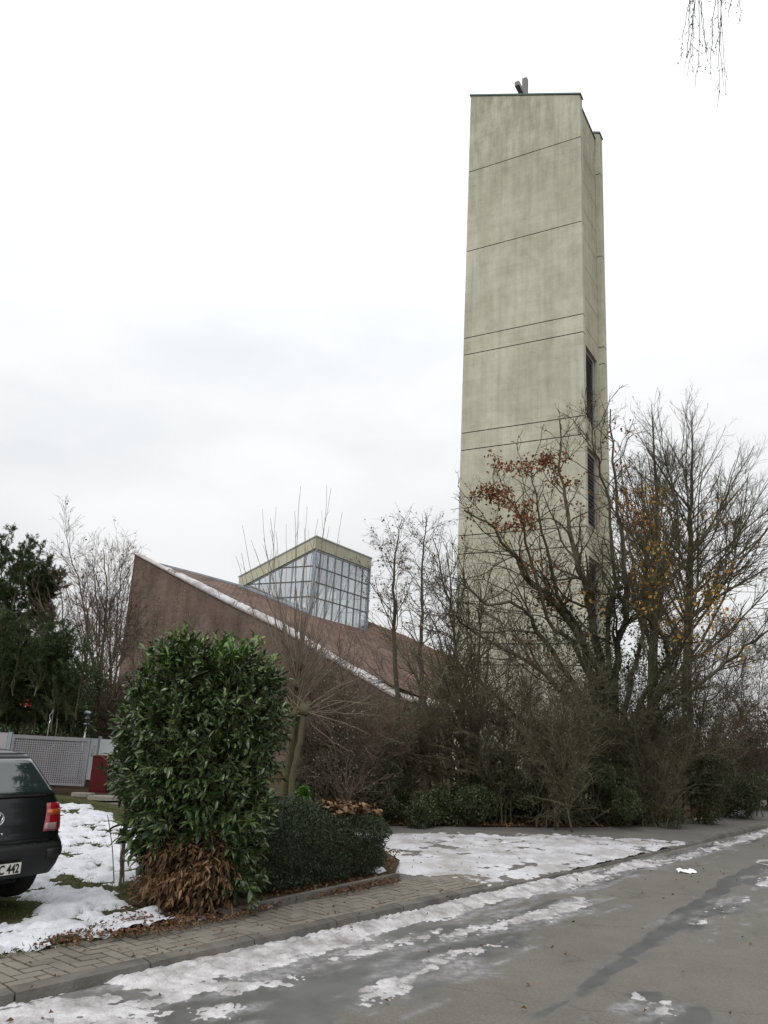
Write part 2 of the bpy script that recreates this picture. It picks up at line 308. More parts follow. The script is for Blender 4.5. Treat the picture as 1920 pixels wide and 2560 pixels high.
# ================================================================ SETTING
D = np.array((.628, .778)); D /= np.linalg.norm(D); Nn = np.array((-D[1], D[0])); O = np.array((-.83, 7.11))
def sw(s, w, z=0.0): p = O+D*s+Nn*w; return (p[0], p[1], z)
def grid(name, xs, ys, zf, mt, parent=None, smooth=True, cull=None):
    X, Y = np.meshgrid(xs, ys); Z = zf(X, Y); P = np.stack([O[0]+D[0]*X+Nn[0]*Y, O[1]+D[1]*X+Nn[1]*Y, Z], -1).reshape(-1, 3)
    ny, nx = X.shape; i = (np.arange(ny-1)[:, None]*nx+np.arange(nx-1)[None]).ravel(); F = np.stack([i, i+1, i+nx+1, i+nx], -1)
    if cull is not None:
        keep = (Z.ravel() > cull)[F].any(1); F = F[keep]; u, inv = np.unique(F, return_inverse=True); P = P[u]; F = inv.reshape(F.shape)
    return mk(name, P, [F], mt, parent, smooth)
def toSW(p): q = np.asarray(p[:2])-O; return (q@D, q@Nn)
def pxpoly(pts, z=0.0): return [toSW(g(x, y, z)) for x, y in pts]
mb = MB(); mb.add([(-900, -300, -.06), (900, -300, -.06), (900, 1500, -.06), (-900, 1500, -.06)], [[0, 1, 2, 3]])
tag(mb.build('ground', M['earth']), kind='structure')
# slush polygons on the road (s,w)
SL = {
 'a': pxpoly([(-150, 2530), (90, 2490), (160, 2480), (290, 2488), (400, 2510), (430, 2540), (400, 2570), (-150, 2640)]),
 'b': pxpoly([(248, 2442), (430, 2388), (560, 2370), (700, 2350), (820, 2328), (1000, 2288), (1120, 2250), (1240, 2220), (1420, 2188), (1560, 2168), (1620, 2160), (1500, 2212), (1380, 2232), (1270, 2250), (1160, 2292), (1050, 2312), (870, 2368), (780, 2400), (800, 2420), (700, 2432), (560, 2452), (440, 2488), (300, 2478)]),
 'c': pxpoly([(890, 2505), (930, 2462), (1060, 2400), (1150, 2372), (1280, 2338), (1270, 2362), (1160, 2402), (1060, 2452), (1000, 2482), (900, 2512)]),
 'd': pxpoly([(1040, 2350), (1120, 2320), (1300, 2280), (1460, 2245), (1470, 2262), (1380, 2300), (1250, 2330), (1120, 2360)]),
 'e': pxpoly([(1540, 2165), (1650, 2146), (1770, 2118), (1860, 2090), (1990, 2050), (1990, 2066), (1880, 2100), (1760, 2136), (1620, 2170)]),
 'f': pxpoly([(1590, 2488), (1640, 2500), (1705, 2512), (1715, 2545), (1640, 2558), (1602, 2530)]),
 'g': pxpoly([(1880, 2200), (1940, 2180), (1940, 2215), (1890, 2222)]),
 'h': pxpoly([(1700, 2318), (1760, 2282), (1870, 2240), (1868, 2256), (1780, 2300), (1715, 2330)]),
 'j': pxpoly([(300, 2470), (560, 2440), (720, 2425), (790, 2440), (700, 2475), (560, 2495), (420, 2515)]),
 'k': pxpoly([(820, 2400), (960, 2350), (1100, 2310), (1180, 2295), (1130, 2325), (1000, 2375), (880, 2410)]),
 'i': pxpoly([(460, 2520), (560, 2500), (640, 2520), (600, 2560), (480, 2560)]),
}
def slush_sd(s, w):
    r = np.full(s.shape, -9.)
    for k, p in SL.items(): r = np.maximum(r, polysd(s, w, p) - (.03 if k in 'fgh' else 0))
    return r
# road with wet patches as an attribute of the surface
def roadmat():
    m = mat('asphalt', (.15, .145, .125), .8, .3); t = m.node_tree; b = t.nodes['Principled BSDF']; tc = N(t, 'ShaderNodeTexCoord'); o = tc.outputs['Object']
    at_ = N(t, 'ShaderNodeAttribute', attribute_name='wet'); vo = N(t, 'ShaderNodeTexVoronoi', feature='DISTANCE_TO_EDGE'); vo.inputs['Scale'].default_value = .42
    wv = N(t, 'ShaderNodeVectorMath', operation='ADD'); nn2 = N(t, 'ShaderNodeTexNoise'); nn2.inputs['Scale'].default_value = 2.2; nn2.inputs['Detail'].default_value = 6; t.links.new(o, nn2.inputs['Vector']); sc2 = N(t, 'ShaderNodeVectorMath', operation='SCALE'); sc2.inputs['Scale'].default_value = .9; t.links.new(nn2.outputs[1], sc2.inputs[0]); t.links.new(o, wv.inputs[0]); t.links.new(sc2.outputs[0], wv.inputs[1]); t.links.new(wv.outputs[0], vo.inputs['Vector'])
    crk = ramp2(t, vo.outputs['Distance'], (.55, .55, .53), (1, 1, 1), .0, .010)
    dry = ramp2(t, noise(t, o, .8, 7, .62), (.135, .128, .112), (.158, .15, .132), .33, .66)
    dry = mixc(t, 1.0, dry, ramp2(t, noise(t, o, 160, 3, .7), (.6, .6, .6), (1.35, 1.35, 1.35), .3, .7), 'MULTIPLY')
    dry = mixc(t, 1.0, dry, ramp2(t, noise(t, o, 38, 5, .75), (.80, .80, .79), (1.16, 1.16, 1.17), .35, .65), 'MULTIPLY')
    dry = mixc(t, .55, dry, crk, 'MULTIPLY'); dry = mixc(t, 1.0, dry, ramp2(t, noise(t, o, 2.6, 8, .72), (.92, .92, .91), (1.05, 1.05, 1.05), .38, .62), 'MULTIPLY')
    wet = ramp2(t, noise(t, o, 3, 6, .65), (.088, .089, .086), (.128, .128, .124), .35, .65)
    at2 = N(t, 'ShaderNodeAttribute', attribute_name='ice'); icec = ramp2(t, noise(t, o, 14, 6, .7), (.14, .14, .142), (.36, .35, .36), .38, .62)
    wet = mixc(t, at2.outputs['Fac'], wet, icec); dry = mixc(t, at2.outputs['Fac'], dry, icec)
    mr = N(t, 'ShaderNodeMapRange'); mr.interpolation_type = 'SMOOTHSTEP'; mr.inputs['From Min'].default_value = .38; mr.inputs['From Max'].default_value = .62
    t.links.new(at_.outputs['Fac'], mr.inputs[0]); t.links.new(mixc(t, mr.outputs[0], dry, wet), b.inputs['Base Color'])
    r2 = N(t, 'ShaderNodeMapRange'); r2.inputs['To Min'].default_value = .85; r2.inputs['To Max'].default_value = .32; t.links.new(mr.outputs[0], r2.inputs[0]); t.links.new(r2.outputs[0], b.inputs['Roughness'])
    bp = N(t, 'ShaderNodeBump'); bp.inputs['Distance'].default_value = .006; r3 = N(t, 'ShaderNodeMapRange'); r3.inputs['To Min'].default_value = .7; r3.inputs['To Max'].default_value = .2
    t.links.new(mr.outputs[0], r3.inputs[0]); t.links.new(r3.outputs[0], bp.inputs['Strength']); t.links.new(noise(t, o, 120, 3, .7), bp.inputs['Height']); t.links.new(bp.outputs[0], b.inputs['Normal']); return m
M['asphalt'] = roadmat()
xs = np.arange(-6, 16, .045); ys = np.arange(-6, .02, .045)
road = grid('road', xs, ys, lambda X, Y: X*0, M['asphalt'])
X, Y = np.meshgrid(xs, ys); sdv = slush_sd(X, Y)
nz = fbm(X*1.6, Y*4.5, 5, 6, .62)
wet = np.clip(.46+(sdv+.10)*1.6+(nz-.5)*1.0, 0, 1)
ice = np.clip((sdv+.22)*3+(fbm(X*2.2, Y*9, 15, 5, .6)-.5)*4.5-.25, 0, 1)*.85*(Y > -3)
# extra damp patches and the dark seam
for poly, e in (([(1570, 2560), (1580, 2500), (1600, 2475), (1640, 2480), (1700, 2500), (1745, 2530), (1740, 2580), (1570, 2580)], .0),
             ([(380, 2580), (420, 2500), (780, 2430), (1050, 2360), (1160, 2350), (1060, 2420), (900, 2470), (860, 2520), (820, 2580)], 0.04)):
    wet = np.maximum(wet, np.clip(.5+(polysd(X, Y, pxpoly(poly))+e)*3.5+(nz-.5)*1.5, 0, 1))
seam = pxpoly([(1210, 2640), (1350, 2540), (1450, 2480), (1560, 2400), (1680, 2310), (1780, 2240), (1850, 2190), (1960, 2140)])
ds = np.full(X.shape, 9.)
for i in range(len(seam)-1):
    ax, ay = seam[i]; bx, by = seam[i+1]; ex, ey = bx-ax, by-ay; tt = np.clip(((X-ax)*ex+(Y-ay)*ey)/(ex*ex+ey*ey), 0, 1)
    ds = np.minimum(ds, np.hypot(X-ax-tt*ex, Y-ay-tt*ey)-.02-.10*np.clip((ax+tt*ex-.5)/4, 0, 1))
wet = np.maximum(wet, np.clip(.56-ds*4.2+(fbm(X*2.4, Y*7, 11, 6, .62)-.5)*1.1, 0, 1))
b_ = road.data.attributes.new('ice', 'FLOAT', 'POINT'); b_.data.foreach_set('value', ice.ravel().astype(np.float32))
a_ = road.data.attributes.new('wet', 'FLOAT', 'POINT'); a_.data.foreach_set('value', wet.ravel().astype(np.float32))
tag(road, kind='structure')
mb = MB()
for (s0, s1, w0, w1) in ((-60, -6, -9, 0), (16-.045, 220, -9, 0), (-6, 15.96, -12, -6)):
    mb.add([sw(s0, w0, -.002), sw(s1, w0, -.002), sw(s1, w1, -.002), sw(s0, w1, -.002)], [[0, 1, 2, 3]])
tag(mb.build('road', M['asphalt']), kind='structure')
# kerb stones
def kerb_h(s): return .02+.05*(1-np.clip((s-3.6)/.9, 0, 1)*np.clip((11.6-s)/.8, 0, 1))
mb = MB(); s = -12.0
while s < 60:
    h0, h1 = kerb_h(s), kerb_h(s+.985); h0 = max(h0, .035); h1 = max(h1, .035)
    mb.prism([sw(s, 0, -.05), sw(s+.985, 0, -.05), sw(s+.985, .12, -.05), sw(s, .12, -.05)], [sw(s, .025, h0-.012), sw(s+.985, .025, h1-.012), sw(s+.985, .12, h1), sw(s, .12, h0)]); s += 1.0
tag(mb.build('kerb', M['kerb']), kind='structure')
# pavement of herringbone pavers: joint bed plus each stone with a little play
def pz(s): return kerb_h(s)
WP = .80
mb = MB()
for s in np.arange(-12, 6.0, .5):
    mb.add([sw(s, .12, pz(s)-.012), sw(s+.5, .12, pz(s+.5)-.012), sw(s+.5, WP+.02, pz(s+.5)-.012), sw(s, WP+.02, pz(s)-.012)], [[0, 1, 2, 3]])
tag(mb.build('pavement_bed', M['sand']), kind='structure')
rs = np.random.RandomState(3); V = []; F = []; n = 0
def paver(s0, s1, w0, w1):
    global n
    s0c, s1c, w0c, w1c = s0, s1, max(w0, .125), min(w1, WP)
    if w1c-w0c < .025 or s1c < -12 or s0c > 5.2: return
    if s1c-s0c < .02: return
    gp = .008; s0c += gp; s1c -= gp; w0c += gp; w1c -= gp; dz = rs.uniform(-.002, .002); tl = rs.uniform(-.002, .002, 2)
    for zo, inn in ((-.03, 0), (-.003, 0), (0, .006)):
        for (a, b) in ((s0c+inn, w0c+inn), (s1c-inn, w0c+inn), (s1c-inn, w1c-inn), (s0c+inn, w1c-inn)):
            V.append(sw(a, b, pz(a)+zo+dz+tl[0]*(1 if a > (s0c+s1c)/2 else -1)+tl[1]*(1 if b > (w0c+w1c)/2 else -1)))
    for r in (0, 4):
        for k in range(4): F.append([n+r+k, n+r+(k+1) % 4, n+r+4+(k+1) % 4, n+r+4+k])
    F.append([n+8, n+9, n+10, n+11]); n += 12
u = .105
for i in range(-125, 60):
    for j in range(-60, 60):
        if (i-j) % 4 == 0:   # 90 degree herringbone
            bx, by = i*u, j*u
            if -.3 < by < 1.2:
                paver(bx, bx+2*u, by, by+u)
        if (i-j) % 4 == 2+1:
            bx, by = i*u, j*u
            if -.3 < by < 1.2: paver(bx, bx+u, by, by+2*u)
tag(mk('pavement', V, [np.array(F)], M['paver']), kind='structure')
# lawn / bed terrain behind the pavement, path, drive
LZ = .085
mb = MB()
mb.add([sw(-70, WP+.02, LZ), sw(2.6, WP+.02, LZ), sw(3.2, 2.2, LZ), sw(4.6, 8.0, LZ), sw(4.0, 60, LZ), sw(-70, 60, LZ)], [[0, 1, 2, 3, 4, 5]])
tag(mb.build('lawn', M['turf']), kind='structure')
mb = MB()
mb.add([sw(1.8, WP, .03), sw(3.6, WP, .03), sw(4.4, .12, .03), sw(90, .12, .03), sw(90, 4.2, .03), sw(16, 3.2, .03), sw(11.6, 4.2, .03), sw(9.0, 6.5, .03), sw(4.6, 10.5, .03), sw(0, 14, .03)], [list(range(10))])
tag(mb.build('driveway', M['path']), kind='structure')
# earth bed under the shrubs
bedpts = [(640, 2062), (800, 2062), (985, 2062), (1300, 2066), (1500, 2066), (1690, 2052), (1800, 2030), (1920, 1994), (2100, 1960), (2300, 1930)]
bed = [g(x, y, .05) for x, y in bedpts]
mb = MB(); bt = [(p[0], p[1], .05) for p in bed]+[(60, 60, .05), (-10, 60, .05), (-6, 22, .05)]
mb.add(bt, [list(range(len(bt)))]); tag(mb.build('shrub_bed', M['earth']), kind='structure')
mb = MB(); fb = [g(x, y, .1) for x, y in [(345, 2150), (330, 2260), (420, 2290), (600, 2272), (760, 2240), (985, 2190), (1000, 2150), (880, 2080), (600, 2100)]]
mb.add([(p[0], p[1], .1) for p in fb], [list(range(len(fb)))]); tag(mb.build('front_bed', M['earth']), kind='structure')
# ---- snow sheets
lawnp = pxpoly([(-160, 2060), (0, 1995), (150, 2008), (210, 2012), (300, 2050), (355, 2080), (350, 2190), (290, 2205), (268, 2240), (330, 2262), (420, 2288), (520, 2282), (600, 2262), (560, 2296), (420, 2312), (300, 2330), (120, 2352), (0, 2388), (-200, 2420)], .1)
holes = [pxpoly(h, .1) for h in ([(-100, 2235), (60, 2235), (110, 2262), (95, 2290), (30, 2308), (-100, 2330)], [(255, 2212), (330, 2218), (335, 2258), (262, 2240)], [(190, 2292), (250, 2300), (255, 2318), (205, 2322)], [(195, 2198), (228, 2196), (236, 2212), (200, 2216)], [(1, 2, ), (1, 3), (2, 3)])[:4]]
def sm(x, a, b): t = np.clip((x-a)/(b-a), 0, 1); return t*t*(3-2*t)
def lawn_h(X, Y):
    sd_ = polysd(X, Y, lawnp)
    for h in holes: sd_ = np.minimum(sd_, -polysd(X, Y, h))
    c = 1.35*fbm(X*2.6, Y*3.8, 21, 5, .6)+.85*fbm(X*7, Y*10, 31, 4, .65)-1.06
    m = np.clip(sd_*2.2, -1.2, .17)+c
    clump = fbm(X*7, Y*9, 41, 4)
    return LZ-.012+.060*sm(m, -.02, .45)+.05*(clump-.5)*sm(m, .0, .2)-.05*sm(-m, 0, .1)
tag(grid('lawn_snow', np.arange(-7.5, 4, .03), np.arange(.72, 13, .03), lawn_h, M['snow'], cull=LZ+.001), 'patchy white snow with grass tufts showing through on the lawn by the car', 'snow', kind='stuff')
drivep = pxpoly([(800, 2096), (860, 2082), (1000, 2080), (1200, 2084), (1420, 2088), (1600, 2094), (1700, 2100), (1770, 2122), (1700, 2132), (1560, 2152), (1400, 2178), (1250, 2212), (1180, 2228), (1120, 2212), (1060, 2188), (1000, 2180), (960, 2190), (900, 2200), (800, 2200)], .05)
def drive_h(X, Y):
    sd_ = polysd(X, Y, drivep)
    m = np.clip(sd_*1.3, -1.2, .22)+1.5*fbm(X*1.8, Y*3.4, 51, 5, .62)+.75*fbm(X*6, Y*10, 61, 4, .6)-1.07
    cl = fbm(X*5, Y*8, 71, 5, .6)
    return .033+.032*sm(m, -.02, .6)+.045*(cl-.5)*sm(m, 0, .25)-.05*sm(-m, 0, .1)
tag(grid('drive_snow', np.arange(1.5, 13, .035), np.arange(.04, 9.5, .035), lambda X, Y: np.maximum(drive_h(X, Y), 0)+.0*X, M['drive_snow'], cull=.036), 'trodden greyish snow spread over the driveway entrance', 'snow', kind='stuff')
def slush_h(X, Y):
    sd_ = slush_sd(X, Y)
    m = np.clip(sd_*2.4, -1.2, .5)+1.0*fbm(X*1.6, Y*8, 81, 5, .58)+.75*fbm(X*8, Y*18, 91, 4, .65)-.78
    ridge = .035*np.exp(-((Y+.12)/.13)**2)*sm(X, -2.2, -1.3)
    return -.008+(.016+ridge)*sm(m, 0, .5)+.028*(fbm(X*12, Y*16, 95, 3)-.5)*sm(m, 0, .3)+.022*(fbm(X*28, Y*28, 96, 2)-.5)*sm(m, 0, .2)-.03*sm(-m, 0, .1)
tag(grid('road_slush', np.arange(-3.5, 15.9, .022), np.arange(-4.6, .06, .022), slush_h, M['slush'], cull=.0), 'dirty ridge of frozen slush along the kerb and in the wheel tracks', 'slush', kind='stuff')

# ================================================================ TOWER
Lc = at(1128, 1640, 27.35)[:2]
def ab(a, b, z): p = Lc+A*a+B*b; return (p[0], p[1], z)
tower = empty('bell_tower', ab(-2.4, 1.5, 0), 'tall slender concrete tower with slanted top beside the brick church', 'tower')
def slab(name, a0, a1, b0, b1, zt0, zt1, joints, mt, gap=.035):
    """a0 left (bigger), a1 right; top slopes from zt0 (left) to zt1 (right)"""
    mb = MB(); zs = [0]+sorted(joints)
    for i, z in enumerate(zs):
        z0 = z+(gap/2 if i else 0); last = i == len(zs)-1
        z1 = None if last else zs[i+1]-gap/2
        tA, tB = (zt0, zt1) if last else (z1, z1)
        e = .018   # small chamfer on the vertical arrises
        def ring(zA, zB):
            zl = lambda a: zA+(zB-zA)*(a0-a)/(a0-a1)
            return [ab(a, b, zl(a)) for a, b in ((a0, b0+e), (a0-e, b0), (a1+e, b0), (a1, b0+e), (a1, b1-e), (a1+e, b1), (a0-e, b1), (a0, b1-e))]
        mb.prism(ring(z0, z0)[::-1], ring(tA, tB)[::-1])
    o = mb.build(name, mt, tower)
    mb = MB(); q = .02
    mb.box(a1+q, a0-q, b0+q, b1-q, .02, max(joints)+.3, fr=ab)
    mb.build('joint_filler', M['joint'], o); return o
J = [23.34, 19.73, 16.02, 15.33, 12.22, 11.56, 8.39, 7.73, 4.62, 3.94, .85]
fs = slab('front_slab', -.12, -4.66, 0, .28, 27.03, 25.21, J, M['concrete'])
bs_ = slab('back_slab', -.12, -4.66, 2.72, 3.12, 27.4, 25.55, [23.65, 19.9, 16.02, 15.33, 12.22, 11.56, 8.39, 7.73, 4.62, 3.94], M['concrete'])
CT = 25.35; ca0, ca1 = -.3, -4.46
mb = MB(); mb.box(ca1+.3, ca0, .28, 2.72, 0, CT-.02, fr=ab); mb.build('core', M['joint'], tower)
# right side wall of the core with three window openings
W = [(15.33, 12.55), (11.50, 8.72), (7.62, 4.9)]; wb0, wb1 = .55, 2.42
cj = [24.5, 23.34, 22.15, 20.95, 19.73, 18.5, 17.25, 16.02, 12.22, 11.8, 8.39, 8.05, 4.5, 3.2, 2.0, .85]
mb = MB(); zs = sorted(set([0, CT]+cj+[z for w_ in W for z in w_]))
for i in range(len(zs)-1):
    z0, z1 = zs[i], zs[i+1]; isj0 = z0 in cj; isj1 = z1 in cj
    zz0 = z0+(.012 if isj0 else 0); zz1 = z1-(.012 if isj1 else 0); zm = (z0+z1)/2
    if any(wz[1] < zm < wz[0] for wz in W):
        mb.box(ca1, ca1+.3, .283, wb0, zz0, zz1, fr=ab); mb.box(ca1, ca1+.3, wb1, 2.717, zz0, zz1, fr=ab)
    else: mb.box(ca1, ca1+.3, .283, 2.717, zz0, zz1, fr=ab)
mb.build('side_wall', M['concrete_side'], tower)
for zt, zb in W:
    mb = MB(); f_ = .07
    for (b0, b1, z0, z1) in ((wb0, wb0+f_, zb, zt), (wb1-f_-.12, wb1-.002, zb, zt), (wb0+f_, wb1-f_-.12, zt-f_*1.6, zt-.002), (wb0+f_, wb1-f_-.12, zb+.002, zb+f_)):
        mb.box(ca1+.10, ca1+.24, b0+.002, b1, z0+.002, z1-.002, fr=ab)
    wf = mb.build('window', M['metal_grey'], tower)
    mb = MB(); mb.box(ca1+.17, ca1+.20, wb0+f_, wb1-f_-.12, zb+f_, zt-f_, fr=ab)
    k = zb+.15
    while k < zt-.12:   # louvre blades
        mb.prism([ab(ca1+.165, wb0+f_, k), ab(ca1+.165, wb1-.2, k), ab(ca1+.12, wb1-.2, k-.03), ab(ca1+.12, wb0+f_, k-.03)], [ab(ca1+.165, wb0+f_, k+.012), ab(ca1+.165, wb1-.2, k+.012), ab(ca1+.12, wb1-.2, k-.018), ab(ca1+.12, wb0+f_, k-.018)]); k += .14
    mb.build('louvre', M['window_dark'], wf)
# metal copings
mb = MB()
def cope(a0, a1, b0, b1, z0, z1, h=.07, o=.035):
    mb.prism([ab(a0+o, b0-o, z0+.003), ab(a1-o, b0-o, z1+.003), ab(a1-o, b1+o, z1+.003), ab(a0+o, b1+o, z0+.003)], [ab(a0+o, b0-o, z0+h), ab(a1-o, b0-o, z1+h), ab(a1-o, b1+o, z1+h), ab(a0+o, b1+o, z0+h)])
cope(-.12, -4.66, 0, .28, 27.03, 25.21); cope(-.12, -4.66, 2.72, 3.12, 27.4, 25.55); cope(-.34, -4.46, .32, 2.68, CT, CT)
mb.build('coping', M['metal_green'], tower)
# cross on the roof
qb = 1.57; qp = Lc+B*qb; sx, zx = onplane(1313, 198, qp, A); qa = sx
cx = empty('roof_cross', ab(qa, qb, CT), 'plain metal cross standing on the tower top', 'cross')
mb = MB(); hw = .10; mb.box(qa-hw, qa+hw, qb-hw, qb+hw, CT+.07, zx, fr=ab); mb.build('post', M['cross'], cx)
qq = np.array(ab(qa, qb, 0)[:2]); eb, ez = onplane(1292, 208, qq, B)
mb = MB(); za = ez
mb.box(qa-hw*.95, qa+hw*.95, qb+eb, qb-hw-.002, za-hw, za+hw, fr=ab); mb.box(qa-hw*.95, qa+hw*.95, qb+hw+.002, qb-eb, za-hw, za+hw, fr=ab); mb.build('arm', M['cross'], cx)

# ================================================================ CHURCH
church = empty('brick_church', ab(8, 4, 0), 'low brick church with steeply sloping roofline and glazed lantern', 'church')
prof = [(0.0, 2.44), (2.14, 2.88), (4.27, 3.85), (7.32, 5.30), (10.29, 6.46), (15.81, 8.72)]
mb = MB(); pa = [(-.10, 2.40)]+prof[1:]
base = [(a, 0) for a, z in pa]
for i in range(len(pa)-1):
    (a0, z0), (a1, z1) = pa[i], pa[i+1]
    mb.prism([ab(a0, 0, 0), ab(a0, .35, 0), ab(a1, .35, 0), ab(a1, 0, 0)], [ab(a0, 0, z0), ab(a0, .35, z0), ab(a1, .35, z1), ab(a1, 0, z1)])
mb.build('wall', M['brick'], church)
mb = MB(); mb.prism([ab(15.8, .352, 0), ab(15.45, .352, 0), ab(13.5, 9, 0), ab(13.85, 9, 0)], [ab(15.8, .352, 8.6), ab(15.45, .352, 8.6), ab(13.5, 9, 6), ab(13.85, 9, 6)]); mb.build('wall', M['brick'], church)
# clerestory corner P
P3 = at(790, 1342, 35.5); Pp = P3[:2]; Pa, Pb = (Pp-Lc)@A, (Pp-Lc)@B
def onP(x, y): s_, z_ = onplane(x, y, Pp, A); return Pa+s_, z_
def onPB(x, y): s_, z_ = onplane(x, y, Pp, B); return Pb+s_, z_
U = [onP(*p) for p in [(395, 1411), (500, 1438), (600, 1466), (690, 1501), (775, 1537)]]
rb_, rz_ = onPB(918, 1577)
Qp = Lc+A*Pa+B*rb_; R2 = [onplane(x, y, Qp, A) for x, y in [(922, 1548), (1000, 1585), (1128, 1646)]]; R2 = [(Pa+s_, z_) for s_, z_ in R2]
def zprof(a):
    return float(np.interp(a, [p[0] for p in prof], [p[1] for p in prof]))
# roof surface: coping row -> upper row
mb = MB()
rows0 = []; rows1 = []
for a, z in U: rows0.append(a)
def strip(ptsA, ptsB, nb=8, th=.0):
    for i in range(len(ptsA)-1):
        for k in range(nb):
            t0, t1 = k/nb, (k+1)/nb
            f = lambda P_, Q_, t: tuple(np.array(P_)*(1-t)+np.array(Q_)*t)
            mb.add([f(ptsA[i], ptsB[i], t0), f(ptsA[i+1], ptsB[i+1], t0), f(ptsA[i+1], ptsB[i+1], t1), f(ptsA[i], ptsB[i], t1)], [[0, 1, 2, 3]])
amap = lambda a: min(15.6, 15.6*(a-0)/U[0][0])
up = [ab(a, Pb-.03, z) for a, z in U]+[ab(R2[2][0]-1.0, Pb+.5, 3.0)]
lo_a = [15.5, 12.0, 9.0, 6.6, 4.2, 0.0]
lo = [ab(a, .30, zprof(a)+.02) for a in lo_a]
strip(lo, up, 10)
mid = [ab(U[4][0], Pb-.03, U[4][1]), ab(R2[2][0]-1.0, Pb+.5, 3.0)]
back0 = [ab(U[4][0], rb_+.02, rz_), ab(R2[2][0]-1.0, rb_, 3.4)]; strip(mid, back0, 4)
R2[0] = (R2[0][0]+.7, R2[0][1]+.1)
ridge = [ab(a, rb_+.5, z) for a, z in R2]+[ab(R2[2][0]-4.5, rb_+.5, R2[2][1]-1.6)]
zbk = lambda a: rz_+(3.4-rz_)*(U[4][0]-a)/(U[4][0]-R2[2][0]+1.0)
fb_ = [ab(a, rb_, zbk(a)-.02) for a in (R2[0][0], R2[1][0], R2[2][0], R2[2][0]-4.5)]; strip(fb_, ridge, 3)
rf = mb.build('roof', M['rooftile'], church)
# back slope so that the roof is closed from behind
mb = MB(); mb.add([ab(U[0][0], Pb, U[0][1]), ab(U[4][0], Pb, U[4][1]-.05), ab(U[4][0], Pb+6, 1), ab(U[0][0], Pb+6, 1)], [[0, 1, 2, 3]]); mb.add([ab(ridge and R2[0][0], rb_+.52, R2[0][1]), ab(R2[2][0]-4.5, rb_+.52, R2[2][1]-1.6), ab(R2[2][0]-4.5, rb_+5, 0), ab(R2[0][0], rb_+5, 0)], [[0, 1, 2, 3]])
mb.build('back_roof', M['rooftile'], rf)
# flashing along the upper roof edge
mb = MB()
for P_, Q_ in zip(up[:-2], up[1:-1]):
    P_, Q_ = np.array(P_), np.array(Q_); bb = np.array((B[0], B[1], 0)); z1 = np.array((0, 0, 1.))
    mb.prism([P_-bb*.08, Q_-bb*.08, Q_+bb*.10, P_+bb*.10], [P_-bb*.08+z1*.09, Q_-bb*.08+z1*.09, Q_+bb*.10+z1*.09, P_+bb*.10+z1*.09])
mb.build('flashing', M['metal_blue'], rf)
# coping along the front wall with snow lying on it
mb = MB(); snow = MB()
na = 150; aa = np.linspace(-.12, 15.85, na)
pr_ = [(a, zprof(max(a, 0))) for a in aa]
def wid(a): return np.interp(a, [0, 12, 14.2, 15.9], [.75, .75, .35, .2])
rowsV = []
for a, z in pr_:
    q = wid(a); rowsV += [ab(a, -.06, z-.10*q), ab(a, -.07, z+.02), ab(a, -.02+.03*q, z+.10*q+.03), ab(a, .40, z+.12*q+.03), ab(a, .40, z-.05)]
F = [[i*5+k, (i+1)*5+k, (i+1)*5+k+1, i*5+k+1] for i in range(na-1) for k in range(4)]
mb.add(rowsV, F+[[0, 1, 2, 3, 4]]); mb.build('coping', M['coping'], church)
ns = 420; sa = np.linspace(-.1, 15.2, ns); cov = fbm(sa*1.3, sa*0+3.3, 7, 5, .65)
covm = np.interp(sa, [0, .9, 1.3, 2.0, 2.6, 6, 6.4, 12, 13.2, 15.2], [1.0, .9, -.1, .40, .45, .50, .8, .75, .45, .0])+(cov-.5)*1.9+(fbm(sa*7, sa*0+1.3, 17, 3, .6)-.5)*1.0
Vs = []; Ff = []; q_ = 0
for i in range(ns):
    a = sa[i]; z = zprof(max(a, 0)); q = wid(a); h = np.clip(covm[i]-.45, -.5, .5); h = .035*sm(h, 0, .15)-.03*sm(-h, 0, .05); lz = .02*vnoise(np.array(a*9.), np.array(1.), 3)
    low = .11*q*float(vnoise(np.array(a*4.), np.array(5.), 4)); 
    Vs += [ab(a, -.074-h*.6, z-.0-low*.5), ab(a, -.085-h*.8, z+.03), ab(a, -.03, z+.12*q+.03+h+lz), ab(a, .2, z+.14*q+.03+h*1.4+lz)]
    if h > 0 and i < ns-1:
        for k in range(3): Ff.append([i*4+k, (i+1)*4+k, (i+1)*4+k+1, i*4+k+1])
tag(mk('roof_edge_snow', Vs, [np.array(Ff)], M['drive_snow'], None, True), 'strip of snow lying along the sloping roof edge of the brick church', 'snow', kind='stuff')
# glazed lantern
lan = MB()
lL = onP(598, 1443); zP = P3[2]; aL = lL[0]; zL = lL[1]; bR, zR = onPB(929, 1396)
zf = zP-.56  # underside of the fascia at the corner
slope = (zP-zL)/(aL-Pa)
def ztop(a): return zP-slope*(a-Pa)
th = .12; fh = zP-onP(788, 1370)[1]
